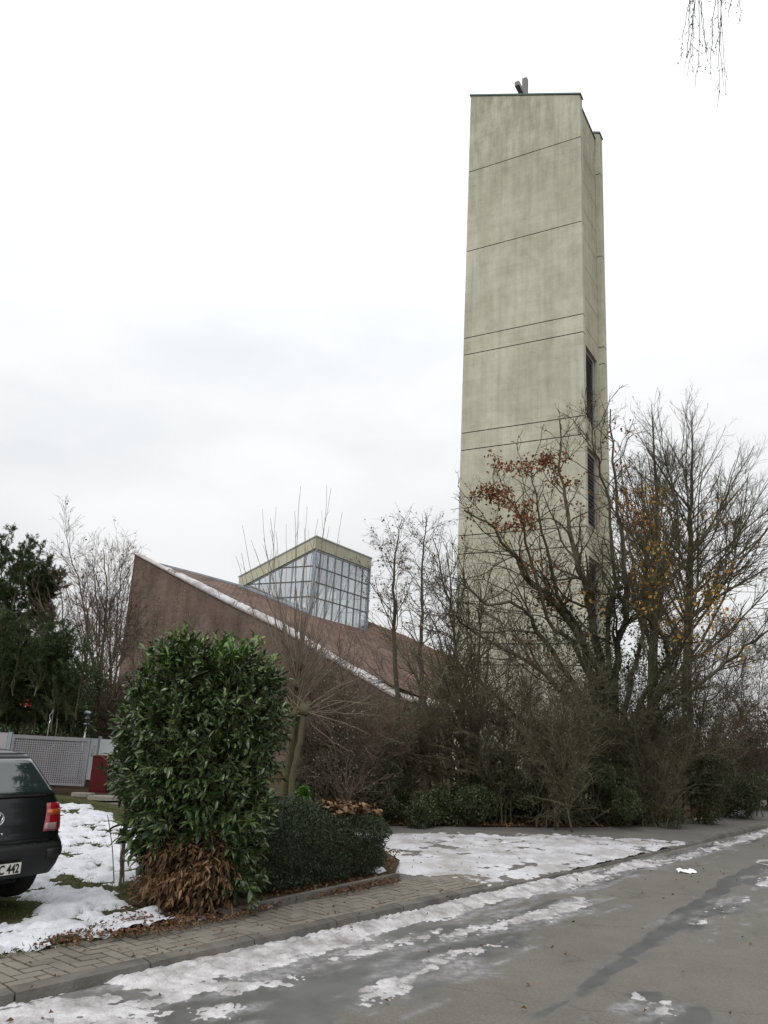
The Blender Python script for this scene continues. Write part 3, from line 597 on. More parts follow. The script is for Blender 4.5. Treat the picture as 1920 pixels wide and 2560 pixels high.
# fascia: four sides, plus roof lid
for (a0, a1, b0, b1) in ((aL, Pa, Pb, Pb+th), (aL, Pa, bR-th, bR), (Pa+th, Pa, Pb+th+.002, bR-th-.002), (aL, aL-th, Pb+th+.002, bR-th-.002)):
    lan.prism([ab(a0, b0, ztop(a0)-fh), ab(a1, b0, ztop(a1)-fh), ab(a1, b1, ztop(a1)-fh), ab(a0, b1, ztop(a0)-fh)], [ab(a0, b0, ztop(a0)), ab(a1, b0, ztop(a1)), ab(a1, b1, ztop(a1)), ab(a0, b1, ztop(a0))])
lanO = lan.build('lantern_fascia', M['fascia'], church)
mb = MB(); mb.prism([ab(aL-th, Pb+th, ztop(aL-th)-.35), ab(Pa+th, Pb+th, ztop(Pa+th)-.35), ab(Pa+th, bR-th, ztop(Pa+th)-.35), ab(aL-th, bR-th, ztop(aL-th)-.35)], [ab(aL-th, Pb+th, ztop(aL-th)-.25), ab(Pa+th, Pb+th, ztop(Pa+th)-.25), ab(Pa+th, bR-th, ztop(Pa+th)-.25), ab(aL-th, bR-th, ztop(aL-th)-.25)]); mb.build('ceiling', M['ceiling'], lanO)
mb = MB()
for (a0, a1, b0, b1) in ((aL+.03, Pa-.03, Pb-.03, Pb+.15), (aL+.03, Pa-.03, bR-.15, bR+.03), (Pa+.15, Pa-.03, Pb+.153, bR-.153), (aL+.03, aL-.15, Pb+.153, bR-.153)):
    mb.prism([ab(a0, b0, ztop(a0)+.003), ab(a1, b0, ztop(a1)+.003), ab(a1, b1, ztop(a1)+.003), ab(a0, b1, ztop(a0)+.003)], [ab(a0, b0, ztop(a0)+.06), ab(a1, b0, ztop(a1)+.06), ab(a1, b1, ztop(a1)+.06), ab(a0, b1, ztop(a0)+.06)])
mb.build('roof_trim', M['metal_grey'], lanO)
# glazing: frames and glass on both visible faces and the two hidden ones
zb = rz_-.25; ins = .06
def zb_left(a): return float(np.interp(a, [p[0] for p in U[::-1]], [p[1] for p in U[::-1]]))+.02
frm = MB(); thin = MB(); gls = MB()
def bar(mbx, p, q, w_, dpt, d, nrm):
    """bar from p to q, d: in-plane width direction, nrm: outward"""
    p, q, d, nrm = map(lambda v: np.array(v, float), (p, q, d, nrm))
    pts = [p-d*w_/2-nrm*dpt, p+d*w_/2-nrm*dpt, p+d*w_/2, p-d*w_/2]; pt2 = [q-d*w_/2-nrm*dpt, q+d*w_/2-nrm*dpt, q+d*w_/2, q-d*w_/2]; mbx.prism(pts, pt2)
A3 = np.array((A[0], A[1], 0)); B3 = np.array((B[0], B[1], 0)); Z3 = np.array((0, 0, 1.))
zf = lambda a: ztop(a)-fh
for off, outn in ((Pb+ins, -B3), (bR-ins, B3)):
    a = Pa+.62
    while a < aL-.3:
        bar(frm, ab(a, off, min(zb_left(a)-.1, zf(a)-.3)), ab(a, off, zf(a)), .05, .08, A3, outn); a += .62
    for z in (zP-fh-.80, zP-fh-1.50, zP-fh-2.2):
        a_end = Pa+(zP-fh-z)/slope
        bar(thin, ab(Pa+.1, off-.0, z), ab(min(a_end, aL-.1), off, z), .045, .07, Z3, outn*1.0)
    bar(frm, ab(Pa+.05, off, zf(Pa)-.04), ab(aL-.15, off, zf(aL-.15)-.04), .09, .09, Z3, outn)
    oo = off+.035*(1 if off < bR-1 else -1); a = Pa+.06; lv = [zP-fh-2.2, zP-fh-1.50, zP-fh-.80]
    while a < aL-.1:
        a2 = min(a+.62 if a > Pa+.1 else Pa+.62, aL-.05); edges_ = [zb]+[l for l in lv if zb < l < zf(a2)+.02]
        for q0_, q1_ in zip(edges_, edges_[1:]+[None]): gls.add([ab(a+.004, oo, q0_+.003), ab(a2-.004, oo, q0_+.003), ab(a2-.004, oo, (zf(a2)+.05) if q1_ is None else q1_-.003), ab(a+.004, oo, (zf(a)+.05) if q1_ is None else q1_-.003)], [[0, 1, 2, 3]])
        a = a2 if a2 < aL-.06 else aL
for off, outn in ((Pa+ins, -A3), (aL-ins, A3)):
    zt_ = zf(off)+.02; nb_ = 8
    for k in range(1, nb_):
        b = Pb+(bR-Pb)*k/nb_; bar(frm, ab(off, b, zb), ab(off, b, zt_), .05, .08, B3, outn)
    for z in (zP-fh-.80, zP-fh-1.50, zP-fh-2.2):
        if z < zt_: bar(thin, ab(off, Pb+.1, z), ab(off, bR-.1, z), .045, .07, Z3, outn)
    for z in (zt_-.04, zb+.25): bar(frm, ab(off, Pb+.05, z), ab(off, bR-.05, z), .10, .09, Z3, outn)
    o2 = off+.035*(1 if off < aL-1 else -1)
    lv = [zb]+[l for l in (zP-fh-2.2, zP-fh-1.50, zP-fh-.80) if zb < l < zt_]+[zt_]
    for k in range(nb_):
        b_0, b_1 = max(Pb+(bR-Pb)*k/nb_, Pb+.05)+.004, min(Pb+(bR-Pb)*(k+1)/nb_, bR-.05)-.004
        for q0_, q1_ in zip(lv, lv[1:]): gls.add([ab(o2, b_0, q0_+.003), ab(o2, b_1, q0_+.003), ab(o2, b_1, q1_-.003), ab(o2, b_0, q1_-.003)], [[0, 1, 2, 3]])
bar(frm, ab(Pa+.07, Pb+.07, zb), ab(Pa+.07, Pb+.07, zf(Pa)), .16, .10, A3, -B3)
bar(frm, ab(Pa+.07, bR-.07, zb), ab(Pa+.07, bR-.07, zf(Pa)), .12, .10, A3, -B3)
frm.build('mullion', M['metal_blue'], lanO); thin.build('glazing_bar', M['metal_dark'], lanO); gls.build('glass', M['glass'], lanO)
# inner beams seen through the glass
mb = MB()
for k in (1, 2.3, 3.3): mb.box(aL-.3, Pa+.3, Pb+k, Pb+k+.12, ztop(Pa)-1.9, ztop(Pa)-1.78, fr=ab)
mb.build('inner_beam', M['render_in'], lanO)


# ================================================================ PLANTS
def cr_curve(pts, n):
    """Catmull-Rom through control points, n samples"""
    p = np.asarray(pts, float)
    if len(p) == 2: t = np.linspace(0, 1, n)[:, None]; return p[0]*(1-t)+p[1]*t
    q = np.vstack([2*p[0]-p[1], p, 2*p[-1]-p[-2]]); m = len(p)-1; u = np.linspace(0, m-1e-6, n); i = u.astype(int); f = (u-i)[:, None]
    a, b, c, d = q[i], q[i+1], q[i+2], q[i+3]
    return .5*((2*b)+(-a+c)*f+(2*a-5*b+4*c-d)*f**2+(-a+3*b-3*c+d)*f**3)
def limbs(lst, n=14, wob=.0, rng=None):
    """lst of (points, r0, r1) -> P,R"""
    P = []; R = []
    for pts, r0, r1 in lst:
        c = cr_curve(pts, n)
        if wob: 
            e = rng.normal(0, wob, c.shape); e[0] = 0; c = c+e
        P.append(c); R.append(np.linspace(r0, r1, n))
    return np.array(P), np.array(R)
def unit(v): return v/(np.linalg.norm(v, axis=-1, keepdims=True)+1e-9)
def spawn(par, cnt, t0, t1, ang, angv, lr, n, up, wob, rng, rmin, rr=.6, taper=.5, labs=None, bias=None, tprof=.5, pw=1.0):
    P, R = par; Ls = np.linalg.norm(P[:, -1]-P[:, 0], axis=1); pr = Ls**pw/np.sum(Ls**pw)
    k = rng.choice(len(P), cnt, p=pr); t = t0+(t1-t0)*rng.rand(cnt)
    u = t*(P.shape[1]-1); i = np.minimum(u.astype(int), P.shape[1]-2); f = (u-i)[:, None]
    pos = P[k, i]*(1-f)+P[k, i+1]*f; tan = unit(P[k, i+1]-P[k, i]); rad = (R[k, i]*(1-f[:, 0])+R[k, i+1]*f[:, 0])
    rv = rng.normal(size=(cnt, 3)); per = unit(rv-np.sum(rv*tan, 1, keepdims=True)*tan)
    if bias is not None: per = unit(per+np.asarray(bias))
    a = np.radians(ang+angv*rng.normal(size=cnt))[:, None]; d = unit(np.cos(a)*tan+np.sin(a)*per)
    Ln = (labs if labs is not None else lr*Ls[k])*(1-tprof*(t-t0)/(t1-t0+1e-6))*rng.uniform(.55, 1.25, cnt)
    st = (Ln/(n-1))[:, None]; Q = np.empty((cnt, n, 3)); Q[:, 0] = pos
    for j in range(1, n):
        Q[:, j] = Q[:, j-1]+d*st; d = unit(d+np.array((0, 0, up))+rng.normal(0, wob, (cnt, 3)))
    r0 = np.maximum(np.minimum(rad*rr, .02+Ln*.02), rmin); Rr = r0[:, None]*np.linspace(1, taper, n)[None]; return Q, np.maximum(Rr, rmin*.6)
ST = {'simple': ((0, .5, 1), (0, 1, 0)), 'long': ((0, .22, .5, .8, 1), (.12, .8, 1, .62, .05))}
def leaf_geo(pos, dr, L_, W_, rng, kind='simple', droop=.15, up=(0, 0, 1), fold=.25):
    n = len(pos); dr = unit(dr); upv = unit(np.asarray(up)+rng.normal(0, .45, (n, 3))); s = unit(np.cross(dr, upv)); nn = np.cross(s, dr)
    L_ = (L_*rng.uniform(.5, 1.25, n))[:, None]; W_ = (W_*rng.uniform(.75, 1.2, n))[:, None]
    if kind == 'simple':
        b = pos; t = pos+dr*L_-nn*L_*droop; m = pos+dr*L_*.48; l = m+s*W_*.5+nn*W_*fold; r = m-s*W_*.5+nn*W_*fold
        V = np.stack([b, l, t, r], 1).reshape(-1, 3); i = np.arange(n)[:, None]*4
        return V, np.concatenate([i+np.array([[0, 3, 2]]), i+np.array([[0, 2, 1]])]), 3
    ts, ws = ST['long']; rows = []
    for t, w_ in zip(ts, ws):
        c = pos+dr*L_*t-nn*L_*droop*t*t; rows += [c+s*W_*.5*w_+nn*W_*fold*w_, c, c-s*W_*.5*w_+nn*W_*fold*w_]
    V = np.stack(rows, 1).reshape(-1, 3); i = np.arange(n)[:, None]*15; F = []
    for k in range(4):
        for j in (0, 1): F.append(i+np.array([[k*3+j, k*3+j+1, k*3+3+j+1, k*3+3+j]]))
    return V, np.concatenate(F), 4
def leaves(name, pos, dr, L_, W_, mt, parent, rng, kind='simple', **kw):
    V, F, k = leaf_geo(pos, dr, L_, W_, rng, kind, **kw); return mk(name, V, [F], mt, parent, kind == 'long')
def along(par, cnt, rng, t0=.2, t1=1., jit=.03):
    P, R = par; Ls = np.linalg.norm(P[:, -1]-P[:, 0], axis=1); k = rng.choice(len(P), cnt, p=Ls/Ls.sum()); t = t0+(t1-t0)*rng.rand(cnt); u = t*(P.shape[1]-1)
    i = np.minimum(u.astype(int), P.shape[1]-2); f = (u-i)[:, None]; pos = P[k, i]*(1-f)+P[k, i+1]*f+rng.normal(0, jit, (cnt, 3)); return pos, unit(P[k, i+1]-P[k, i])
def rdir(n, rng): return unit(rng.normal(size=(n, 3)))
def pxl(pts, Y, dy=0.0):
    """pixel polyline at depth Y, drifting by dy to its end"""
    m = len(pts); return [at(x, y, Y+dy*i/max(1, m-1)) for i, (x, y) in enumerate(pts)]
def inside(P, z0): return P

# ---- tall bare trees behind the tower (two crowns seen against the sky)
def tall_tree(loc_px, Y, trunk, label, seed, topx, n1=46, spread=1.0, lim=None):
    rng = np.random.RandomState(seed); tp = pxl(trunk, Y); base = tp[0]
    t = empty('bare_tree', (base[0], base[1], 0), label, 'tree', 'tall bare trees behind the shrubs')
    tp[0] = np.array((base[0], base[1], 0.)); T = limbs([(tp, .26, .015)], 24, .02, rng)
    H_ = tp[-1][2]
    L1 = spawn(T, n1, .28, .97, 42, 8, 0, 9, .10, .09, rng, .010, .34, .3, labs=H_*.44*spread, tprof=.84)
    L2 = spawn(L1, n1*8, .15, 1, 34, 10, .38, 6, .07, .10, rng, .0055, .5, .5, tprof=.5)
    L3 = spawn(L2, n1*75, .1, 1, 36, 12, .55, 4, .05, .12, rng, .0036, .7, .6)
    tubes('trunk', [(*T, 8)], M['bark'], t); tubes('branches', [(*L1, 5), (*L2, 4), (*L3, 3)], M['twig'], t)
    return t, L1, L2, L3, rng
tA = tall_tree(None, 31, [(1645, 1960), (1632, 1700), (1640, 1450), (1642, 1250), (1630, 1010)], 'tall bare tree with narrow pointed crown just right of the tower', 11, 0)
pos, d = along(tA[2], 900, tA[4], .2, 1, .10); k = (pos[:, 2] < 11.5)
leaves('leaves', pos[k], rdir(k.sum(), tA[4])+np.array((0, 0, -.6)), .16, .10, M['gold'], tA[0], tA[4])
tB = tall_tree(None, 32, [(1712, 1960), (1718, 1700), (1725, 1450), (1728, 1250), (1732, 1030)], 'tall bare tree with broad fan of fine twigs furthest right on the skyline', 12, 0, 62, 1.15)
# ---- great many-stemmed tree in front of the tower with russet leaves
rng = np.random.RandomState(5); YB = 18.5
root = g(1535, 2000, 0); 
bt = empty('spreading_tree', (*at(1535, 1940, YB)[:2], 0), 'large many-stemmed tree with russet leaves spreading in front of the tower', 'tree')
b0 = at(1535, 1940, YB); b0[2] = 0
def bl(pts, r0, r1, dy=0, base=True):
    P = pxl(pts, YB, dy)
    if base: P = [b0+np.array((rng.uniform(-.2, .2), rng.uniform(-.2, .2), 0))]+P
    return (P, r0*.78, r1*.8)
LM = [bl([(1525, 1800), (1515, 1710), (1404, 1532), (1363, 1487), (1318, 1446), (1277, 1385), (1232, 1320), (1161, 1274)], .14, .02, -1.5),
 bl([(1520, 1790), (1500, 1674), (1482, 1532), (1465, 1471), (1444, 1406), (1424, 1330), (1409, 1233), (1400, 1152), (1398, 1051)], .17, .02, 1),
 bl([(1535, 1780), (1545, 1650), (1566, 1507), (1556, 1380), (1546, 1279), (1533, 1152), (1530, 1020)], .14, .018, -1),
 bl([(1520, 1800), (1520, 1608), (1530, 1500), (1538, 1431), (1520, 1254), (1495, 1152), (1475, 1066)], .10, .014, -2),
 bl([(1480, 1800), (1394, 1659), (1343, 1578), (1323, 1532), (1267, 1507), (1201, 1502), (1146, 1436)], .10, .014, -3),
 bl([(1480, 1930), (1410, 1880), (1343, 1828), (1269, 1779), (1200, 1700), (1110, 1660)], .12, .016, -3),
 bl([(1580, 1820), (1640, 1760), (1672, 1644), (1617, 1522), (1612, 1420), (1620, 1330), (1600, 1230)], .13, .015, -2),
 bl([(1590, 1900), (1630, 1810), (1700, 1750), (1790, 1680), (1880, 1610), (1960, 1560)], .11, .015, -3),
 bl([(1560, 1760), (1600, 1620), (1630, 1500), (1650, 1380), (1640, 1240)], .10, .015, 2),
 bl([(1500, 1780), (1440, 1620), (1380, 1560), (1320, 1380), (1300, 1290), (1240, 1230)], .09, .014, -2),
 bl([(1500, 1800), (1460, 1600), (1400, 1500), (1371, 1400), (1350, 1280), (1330, 1180)], .11, .014, -1),
 bl([(1560, 1850), (1640, 1700), (1700, 1600), (1760, 1500), (1800, 1440)], .10, .014, -1),
 bl([(1580, 1850), (1690, 1700), (1730, 1560), (1740, 1450)], .10, .014, 1),
 bl([(1500, 1850), (1420, 1740), (1300, 1640), (1180, 1580), (1120, 1520)], .09, .014, -2.5)]
Lm = limbs(LM, 22, .035, rng)
S1 = spawn(Lm, 260, .32, 1.0, 42, 12, 0, 9, .06, .20, rng, .012, .42, .4, labs=2.0, tprof=.5)
S2 = spawn(S1, 1500, .12, 1, 45, 14, .50, 6, .045, .24, rng, .006, .5, .5)
S3 = spawn(S2, 6200, .1, 1, 45, 15, .60, 4, .03, .22, rng, .0036, .7, .6)
tubes('stems', [(*Lm, 8)], M['bark_dark'], bt); tubes('branches', [(*S1, 5), (*S2, 4), (*S3, 3)], M['bark_dark'], bt)
def pick(par, n, cx, cy, rx, ry, rng, Y=YB, over=40):
    pos, d = along(par, n*over, rng, .2, 1, .05); q = np.array([0, 0, EYE]); v = pos-q; wz = v@cf; X_ = 960+FPX*(v@CR)/wz; Y_ = 1280-FPX*(v@CU)/wz
    k = np.where(((X_-cx)/rx)**2+((Y_-cy)/ry)**2 < rng.uniform(0, 1.3, len(X_)))[0][:n]; return pos[k]
# clumps of leaves sit on real twigs of the crown
rp_ = np.concatenate([pick(S3, n, cx, cy, rx, ry, rng) for n, cx, cy, rx, ry in ((2300, 1300, 1150, 90, 36), (1400, 1405, 1180, 60, 40), (1300, 1230, 1235, 60, 26), (600, 1290, 1290, 70, 40), (160, 1180, 1300, 50, 40), (180, 1440, 1240, 50, 50), (130, 1340, 1400, 70, 50), (150, 1390, 1500, 70, 50), (220, 1560, 1120, 50, 90), (260, 1580, 1260, 60, 80), (140, 1330, 1620, 90, 40))])
leaves('leaves', rp_+rng.normal(0, .05, rp_.shape), rdir(len(rp_), rng)+np.array((0, 0, -.5)), .10, .06, M['rust'], bt, rng)
gp_ = np.concatenate([pick(S3, n, cx, cy, rx, ry, rng) for n, cx, cy, rx, ry in ((90, 1270, 1370, 45, 22), (40, 1200, 1340, 40, 15), (45, 1485, 1258, 20, 15), (320, 1620, 1420, 60, 130), (180, 1600, 1250, 60, 60), (260, 1760, 1560, 110, 90), (200, 1830, 1480, 90, 70), (100, 1480, 1540, 40, 60), (120, 1840, 1650, 60, 30))])
leaves('leaves', gp_+rng.normal(0, .05, gp_.shape), rdir(len(gp_), rng)+np.array((0, 0, -.5)), .10, .07, M['gold'], bt, rng)
# ivy on the main stems
pos, d = along((Lm[0][:, :14], Lm[1][:, :14]), 9000, rng, .05, .8, .11); leaves('ivy', pos, rdir(len(pos), rng)+np.array((0, -.4, -.3)), .075, .06, M['ivy'], bt, rng)

# ---- generic many-stemmed bare shrub (base px, depth, list of stem tips in px)
def stemshrub(name, bpx, Y, tips, label, seed, mats=('bark_dark', 'twig'), r0=.035, n2=140, n3=700, n4=0, cat='shrub', group=None, leaf=None, up=.03, bend=.25, l2=.9, dy=1.0, rt=.006, ang=34):
    rng = np.random.RandomState(seed); b = at(bpx[0], bpx[1], Y); b[2] = 0
    t = empty(name, (b[0], b[1], 0), label, cat, group); Ls = []
    for tp in tips:
        e = at(tp[0], tp[1], Y+rng.uniform(-dy, dy)); bb = b+np.array((rng.normal(0, .15), rng.normal(0, .15), 0)); m = bb*.55+e*.45; m[2] += bend*(e[2])*.35; m[:2] += (bb[:2]-e[:2])*.12
        Ls.append(([bb, m+rng.normal(0, .06, 3), e], r0*rng.uniform(.7, 1.2), rt))
    S = limbs(Ls, 14, .025, rng); sets = []
    A1 = spawn(S, n2, .06, 1, ang, 10, 0, 7, up, .14, rng, .005, .5, .4, labs=l2, tprof=.30); sets.append((*A1, 4))
    A2 = spawn(A1, n3, .1, 1, ang+3, 12, .55, 5, up, .17, rng, .0035, .7, .6); sets.append((*A2, 3))
    last = A2
    if n4: last = spawn(A2, n4, .1, 1, 38, 12, .6, 4, up, .17, rng, .003, .8, .7); sets.append((*last, 3))
    tubes('stems', [(*S, 6)], M[mats[0]], t); tubes('branches', sets, M[mats[1]], t)
    if leaf:
        for mt, cnt, L_, W_, hang in leaf:
            pos, d = along(last, cnt, rng, .1, 1, .03); leaves('leaves', pos, rdir(cnt, rng)+np.array((0, 0, -hang)), L_, W_, M[mt], t, rng)
    return t, S, A1, A2, rng
# birches between lantern and tower
def birch(bx, trunk, Y, seed, label):
    rng = np.random.RandomState(seed); tp = pxl(trunk, Y); tp[0][2] = 0; t = empty('birch_tree', (*tp[0][:2], 0), label, 'tree', 'slender bare trees before the church')
    T = limbs([(tp, .085, .008)], 20, .02, rng); A1 = spawn(T, 26, .38, .97, 40, 9, 0, 8, .05, .12, rng, .006, .3, .3, labs=2.0, tprof=.65)
    A2 = spawn(A1, 260, .15, 1, 40, 12, .42, 6, -.10, .16, rng, .003, .5, .6); A3 = spawn(A2, 1100, .1, 1, 36, 12, .6, 4, -.12, .16, rng, .0024, .7, .7)
    tubes('trunk', [(*T, 7)], M['bark'], t); tubes('branches', [(*A1, 4), (*A2, 3), (*A3, 3)], M['twig_red'], t)
    pos, d = along(A3, 420, rng, .1, 1, .03); leaves('leaves', pos, rdir(len(pos), rng)+np.array((0, 0, -.7)), .07, .055, M['drab'], t, rng)
birch(0, [(1000, 1990), (992, 1720), (985, 1520), (987, 1400), (1003, 1300)], 22, 21, 'slender bare tree close to the right edge of the glazed lantern')
birch(0, [(1062, 1990), (1052, 1720), (1052, 1550), (1058, 1400), (1066, 1290)], 23, 22, 'slender bare tree midway between glazed lantern and tower')
stemshrub('bare_tree', (1190, 1990), 17.5, [(1085, 1340), (1120, 1390), (1060, 1500), (1170, 1500), (1130, 1620), (1080, 1600), (1010, 1560), (1240, 1560), (1200, 1450)], 'arching many-stemmed bare tree at the left edge of the tower', 23, ('bark_dark', 'twig'), .055, 220, 1200, 2200, 'tree', None, (('yellow', 170, .07, .05, .5), ('drab', 150, .07, .05, .5)), .02, .3, 1.4, 1.5, .010)
stemshrub('bare_tree', (1115, 1985), 19, [(1000, 1600), (950, 1560), (1040, 1640), (900, 1640), (1090, 1700), (870, 1700)], 'low arching bare tree leaning left across the brick wall end', 24, ('bark_dark', 'twig'), .05, 110, 520, 600, 'tree', None, None, .0, .5, 1.3, 1.5, .008)
# thicket shrubs in front of wall and tower
TH = [((900, 1995), 17, [(800, 1700), (860, 1740), (930, 1800), (980, 1810), (760, 1720), (830, 1790)], 'brown bare thicket shrub under the roof edge behind the clipped hedge', 'twig_red'),
 ((820, 1990), 16, [(700, 1700), (760, 1670), (820, 1700), (880, 1770), (930, 1830), (650, 1760)], 'brown bare thicket shrub just right of the pollard stems', 'twig_red'),
 ((1000, 1995), 18.5, [(900, 1800), (960, 1830), (1010, 1840), (1060, 1800), (1090, 1800)], 'dark bare thicket shrub in front of the low end of the brick wall', 'twig'),
 ((1260, 2000), 17.6, [(1160, 1690), (1220, 1650), (1280, 1600), (1340, 1650), (1200, 1800), (1330, 1800)], 'tangled dark shrub before the tower foot, left half', 'twig'),
 ((1390, 2010), 17.2, [(1300, 1700), (1360, 1640), (1420, 1620), (1470, 1700), (1310, 1830), (1460, 1830)], 'tangled dark shrub before the tower foot, right half', 'twig'),
 ((1640, 2010), 18.5, [(1560, 1700), (1610, 1620), (1680, 1600), (1740, 1680), (1780, 1780), (1540, 1830)], 'tangled shrub with dark twigs under the two tall trees', 'twig'),
 ((1760, 2000), 20, [(1680, 1700), (1740, 1600), (1800, 1580), (1860, 1660), (1880, 1760)], 'tangled shrub with reddish twigs right of the spreading tree', 'twig_red'),
 ((1880, 1985), 23, [(1800, 1700), (1860, 1600), (1930, 1560), (1990, 1650), (1840, 1800)], 'reddish bare shrub at the right end of the shrub border', 'twig_red'),
 ((1500, 2010), 19.2, [(1420, 1760), (1480, 1700), (1540, 1720), (1590, 1790)], 'dense dark shrub at the root of the spreading tree', 'twig')]
for i, (b, Y, tips, lab, tm) in enumerate(TH):
    stemshrub('thicket_shrub', b, Y-.7, tips, lab, 40+i, ('bark_dark', tm), .019, 420, 2300, 3400, 'shrub', 'bare shrubs of the border', (('olive', 1700, .05, .03, .3), ('ever', 1500, .05, .03, .3)), .03, .35, 1.1, 1.3, .006)

# ---- evergreen masses
def blob_leaves(parts, n, rng, shell=.35, nz=.35):
    """parts: list of (cx,cy,cz,rx,ry,rz,weight)"""
    W_ = np.array([p[6] for p in parts], float); W_ /= W_.sum(); k = rng.choice(len(parts), n, p=W_); c = np.array([p[:3] for p in parts])[k]; r = np.array([p[3:6] for p in parts])[k]
    d = rdir(n, rng); az = np.arctan2(d[:, 1], d[:, 0]); f = 1+nz*(fbm(az*2.5+c[:, 0]*3, d[:, 2]*3+c[:, 1]*3, 5, 3)-.5)*2
    rad = 1-shell*rng.rand(n)**1.8; p = c+d*r*(rad*f)[:, None]; return p, d
def evergreen(name, cx_px, Y, wpx, top_px, base_z, label, seed, mt, n, L_, W_, group=None, cat='shrub', lumps=14, kind='simple', depth=1.4, twig='bark_dark'):
    """lumpy evergreen filling from cx-wpx to cx+wpx, rising to top_px"""
    rng = np.random.RandomState(seed); c = at(cx_px, 1900, Y); hw = wpx/FPX*Y; zt = at(cx_px, top_px, Y)[2]; parts = []
    for i in range(lumps):
        fx = rng.uniform(-.8, .8); fz = rng.uniform(.1, .85)*(1-.35*abs(fx)); r = hw*rng.uniform(.25, .42)
        parts.append((c[0]+fx*hw, c[1]+rng.uniform(-.5, .5)*depth, max(zt*fz, .25), r, r*.9, min(r, zt*.35)*rng.uniform(.8, 1.1), r*r))
    t = empty(name, (c[0], c[1], 0), label, cat, group); p, d = blob_leaves(parts, n, rng); k = p[:, 2] > .03; p, d = p[k], d[k]
    leaves('foliage', p, d*.8+rdir(len(p), rng)*.8+np.array((0, 0, .1)), L_, W_, M[mt], t, rng)
    st = [([np.array((c[0]+rng.normal(0, .15), c[1]+rng.normal(0, .15), 0)), np.array(parts[i][:3])*.6+np.array((c[0], c[1], 0))*.4, np.array(parts[i][:3])], .03, .01) for i in range(min(lumps, 9))]
    S = limbs(st, 8, .02, rng); S2 = spawn(S, 90, .3, 1, 45, 12, 0, 5, .03, .15, rng, .006, .6, .5, labs=hw*.5); tubes('stems', [(*S, 5), (*S2, 3)], M[twig], t); return t
EV = [(1010, 16.2, 75, 1975, 'low dark evergreen shrub at the edge of the path, left of the arching stems', 'ever'),
 (1130, 16.6, 80, 1925, 'low dark evergreen shrub at the foot of the arching stems', 'ever'),
 (1250, 17.2, 85, 1860, 'dark evergreen shrub before the tower foot beside the path', 'ever'),
 (1370, 17.6, 90, 1860, 'dark evergreen shrub beneath the low leaning branch', 'ever'),
 (1480, 17.6, 90, 1840, 'dense dark evergreen shrub at the foot of the spreading tree', 'ever'),
 (1590, 18.2, 90, 1850, 'dense dark evergreen shrub just right of the spreading tree stems', 'ever'),
 (1700, 19.4, 90, 1810, 'mid green evergreen shrub where the path bends away', 'ever'),
 (1800, 21.5, 90, 1850, 'mid green evergreen shrub near the right end of the path', 'ever'),
 (1910, 24.5, 90, 1900, 'low light green shrub at the right edge of the photo', 'olive'),
 (1440, 21.5, 110, 1740, 'ivy covered bush in front of the tower corner', 'ever'),
 (1640, 25, 130, 1730, 'tall dark evergreen bush behind the spreading tree', 'ever'),
 (1840, 29, 110, 1660, 'tall dark evergreen bush under the sky at the far right', 'ever'),
 (900, 16.6, 90, 1860, 'grey green broadleaf bush behind the clipped hedge', 'olive'),
 (800, 15.5, 80, 1830, 'grey green broadleaf bush right of the pollard stems', 'olive')]
for i, (x, Y, wp, top, lab, mt) in enumerate(EV):
    evergreen('evergreen_shrub', x, Y, wp, top, 0, lab, 70+i, mt, 13000 if mt == 'ever' else 8000, .055, .03, 'evergreen shrubs of the border', lumps=16)
# bright green little shrub behind the hedge
evergreen('small_shrub', 762, 12.0, 26, 1925, 0, 'small bright green shrub between the pollard stems and the clipped hedge', 90, 'bright', 1500, .09, .07, lumps=6, depth=.3)

# ---- dark yew group and mixed trees on the left
def yew(px_, Y, spires, label, seed, mt='yew', hw=1.6, n=26000, zt=None, low=.3):
    """spires: list of (tip px, tip py, base px, base py): foliage plumes rising out of the mass"""
    rng = np.random.RandomState(seed); c = at(px_, 1900, Y); t = empty('yew_tree', (c[0], c[1], 0), label, 'tree', 'dark evergreens at the left edge'); st = []
    for tx, ty, bx, by in spires:
        y0 = Y+rng.uniform(-1, 1); e = at(tx, ty, y0); b = at(bx, by, y0+rng.uniform(-.4, .4)); st.append(([b, b*.5+e*.5+np.array((0, 0, .12)), e], .022, .006))
    S = limbs(st, 10, .03, rng); A1 = spawn(S, len(st)*30, .02, .98, 38, 10, 0, 6, .05, .10, rng, .004, .5, .5, labs=.75, tprof=.65); A2 = spawn(A1, len(st)*150, .1, 1, 38, 10, .5, 4, .03, .1, rng, .003, .6, .6)
    pos, d = along(A2, n, rng, 0, 1, .02); leaves('foliage', pos, d+rdir(len(pos), rng)*.5+np.array((0, 0, -.1)), .062, .018, M[mt], t, rng); 
    trunk = limbs([([np.array((c[0], c[1], 0)), c*np.array((1, 1, 0))+np.array((0, .2, 2.)), np.array(st[0][0][0])], .16, .05)], 8, .02, rng)
    tubes('trunk', [(*trunk, 7), (*S, 5)], M['bark_dark'], t); tubes('branches', [(*A1, 3), (*A2, 3)], M['bark_dark'], t)
sp = [(22, 1320, -10, 1520), (75, 1352, 30, 1520), (108, 1365, 50, 1500), (122, 1395, 70, 1520), (160, 1433, 90, 1560), (-30, 1330, -40, 1500), (45, 1385, 10, 1560), (135, 1450, 80, 1600), (0, 1430, -30, 1600), (90, 1450, 40, 1640), (150, 1500, 90, 1650), (-10, 1400, 0, 1640), (60, 1420, 20, 1600), (115, 1420, 70, 1560)]
yew(40, 23, sp, 'dark yew with upswept feathery shoots at the left edge', 101, n=95000)
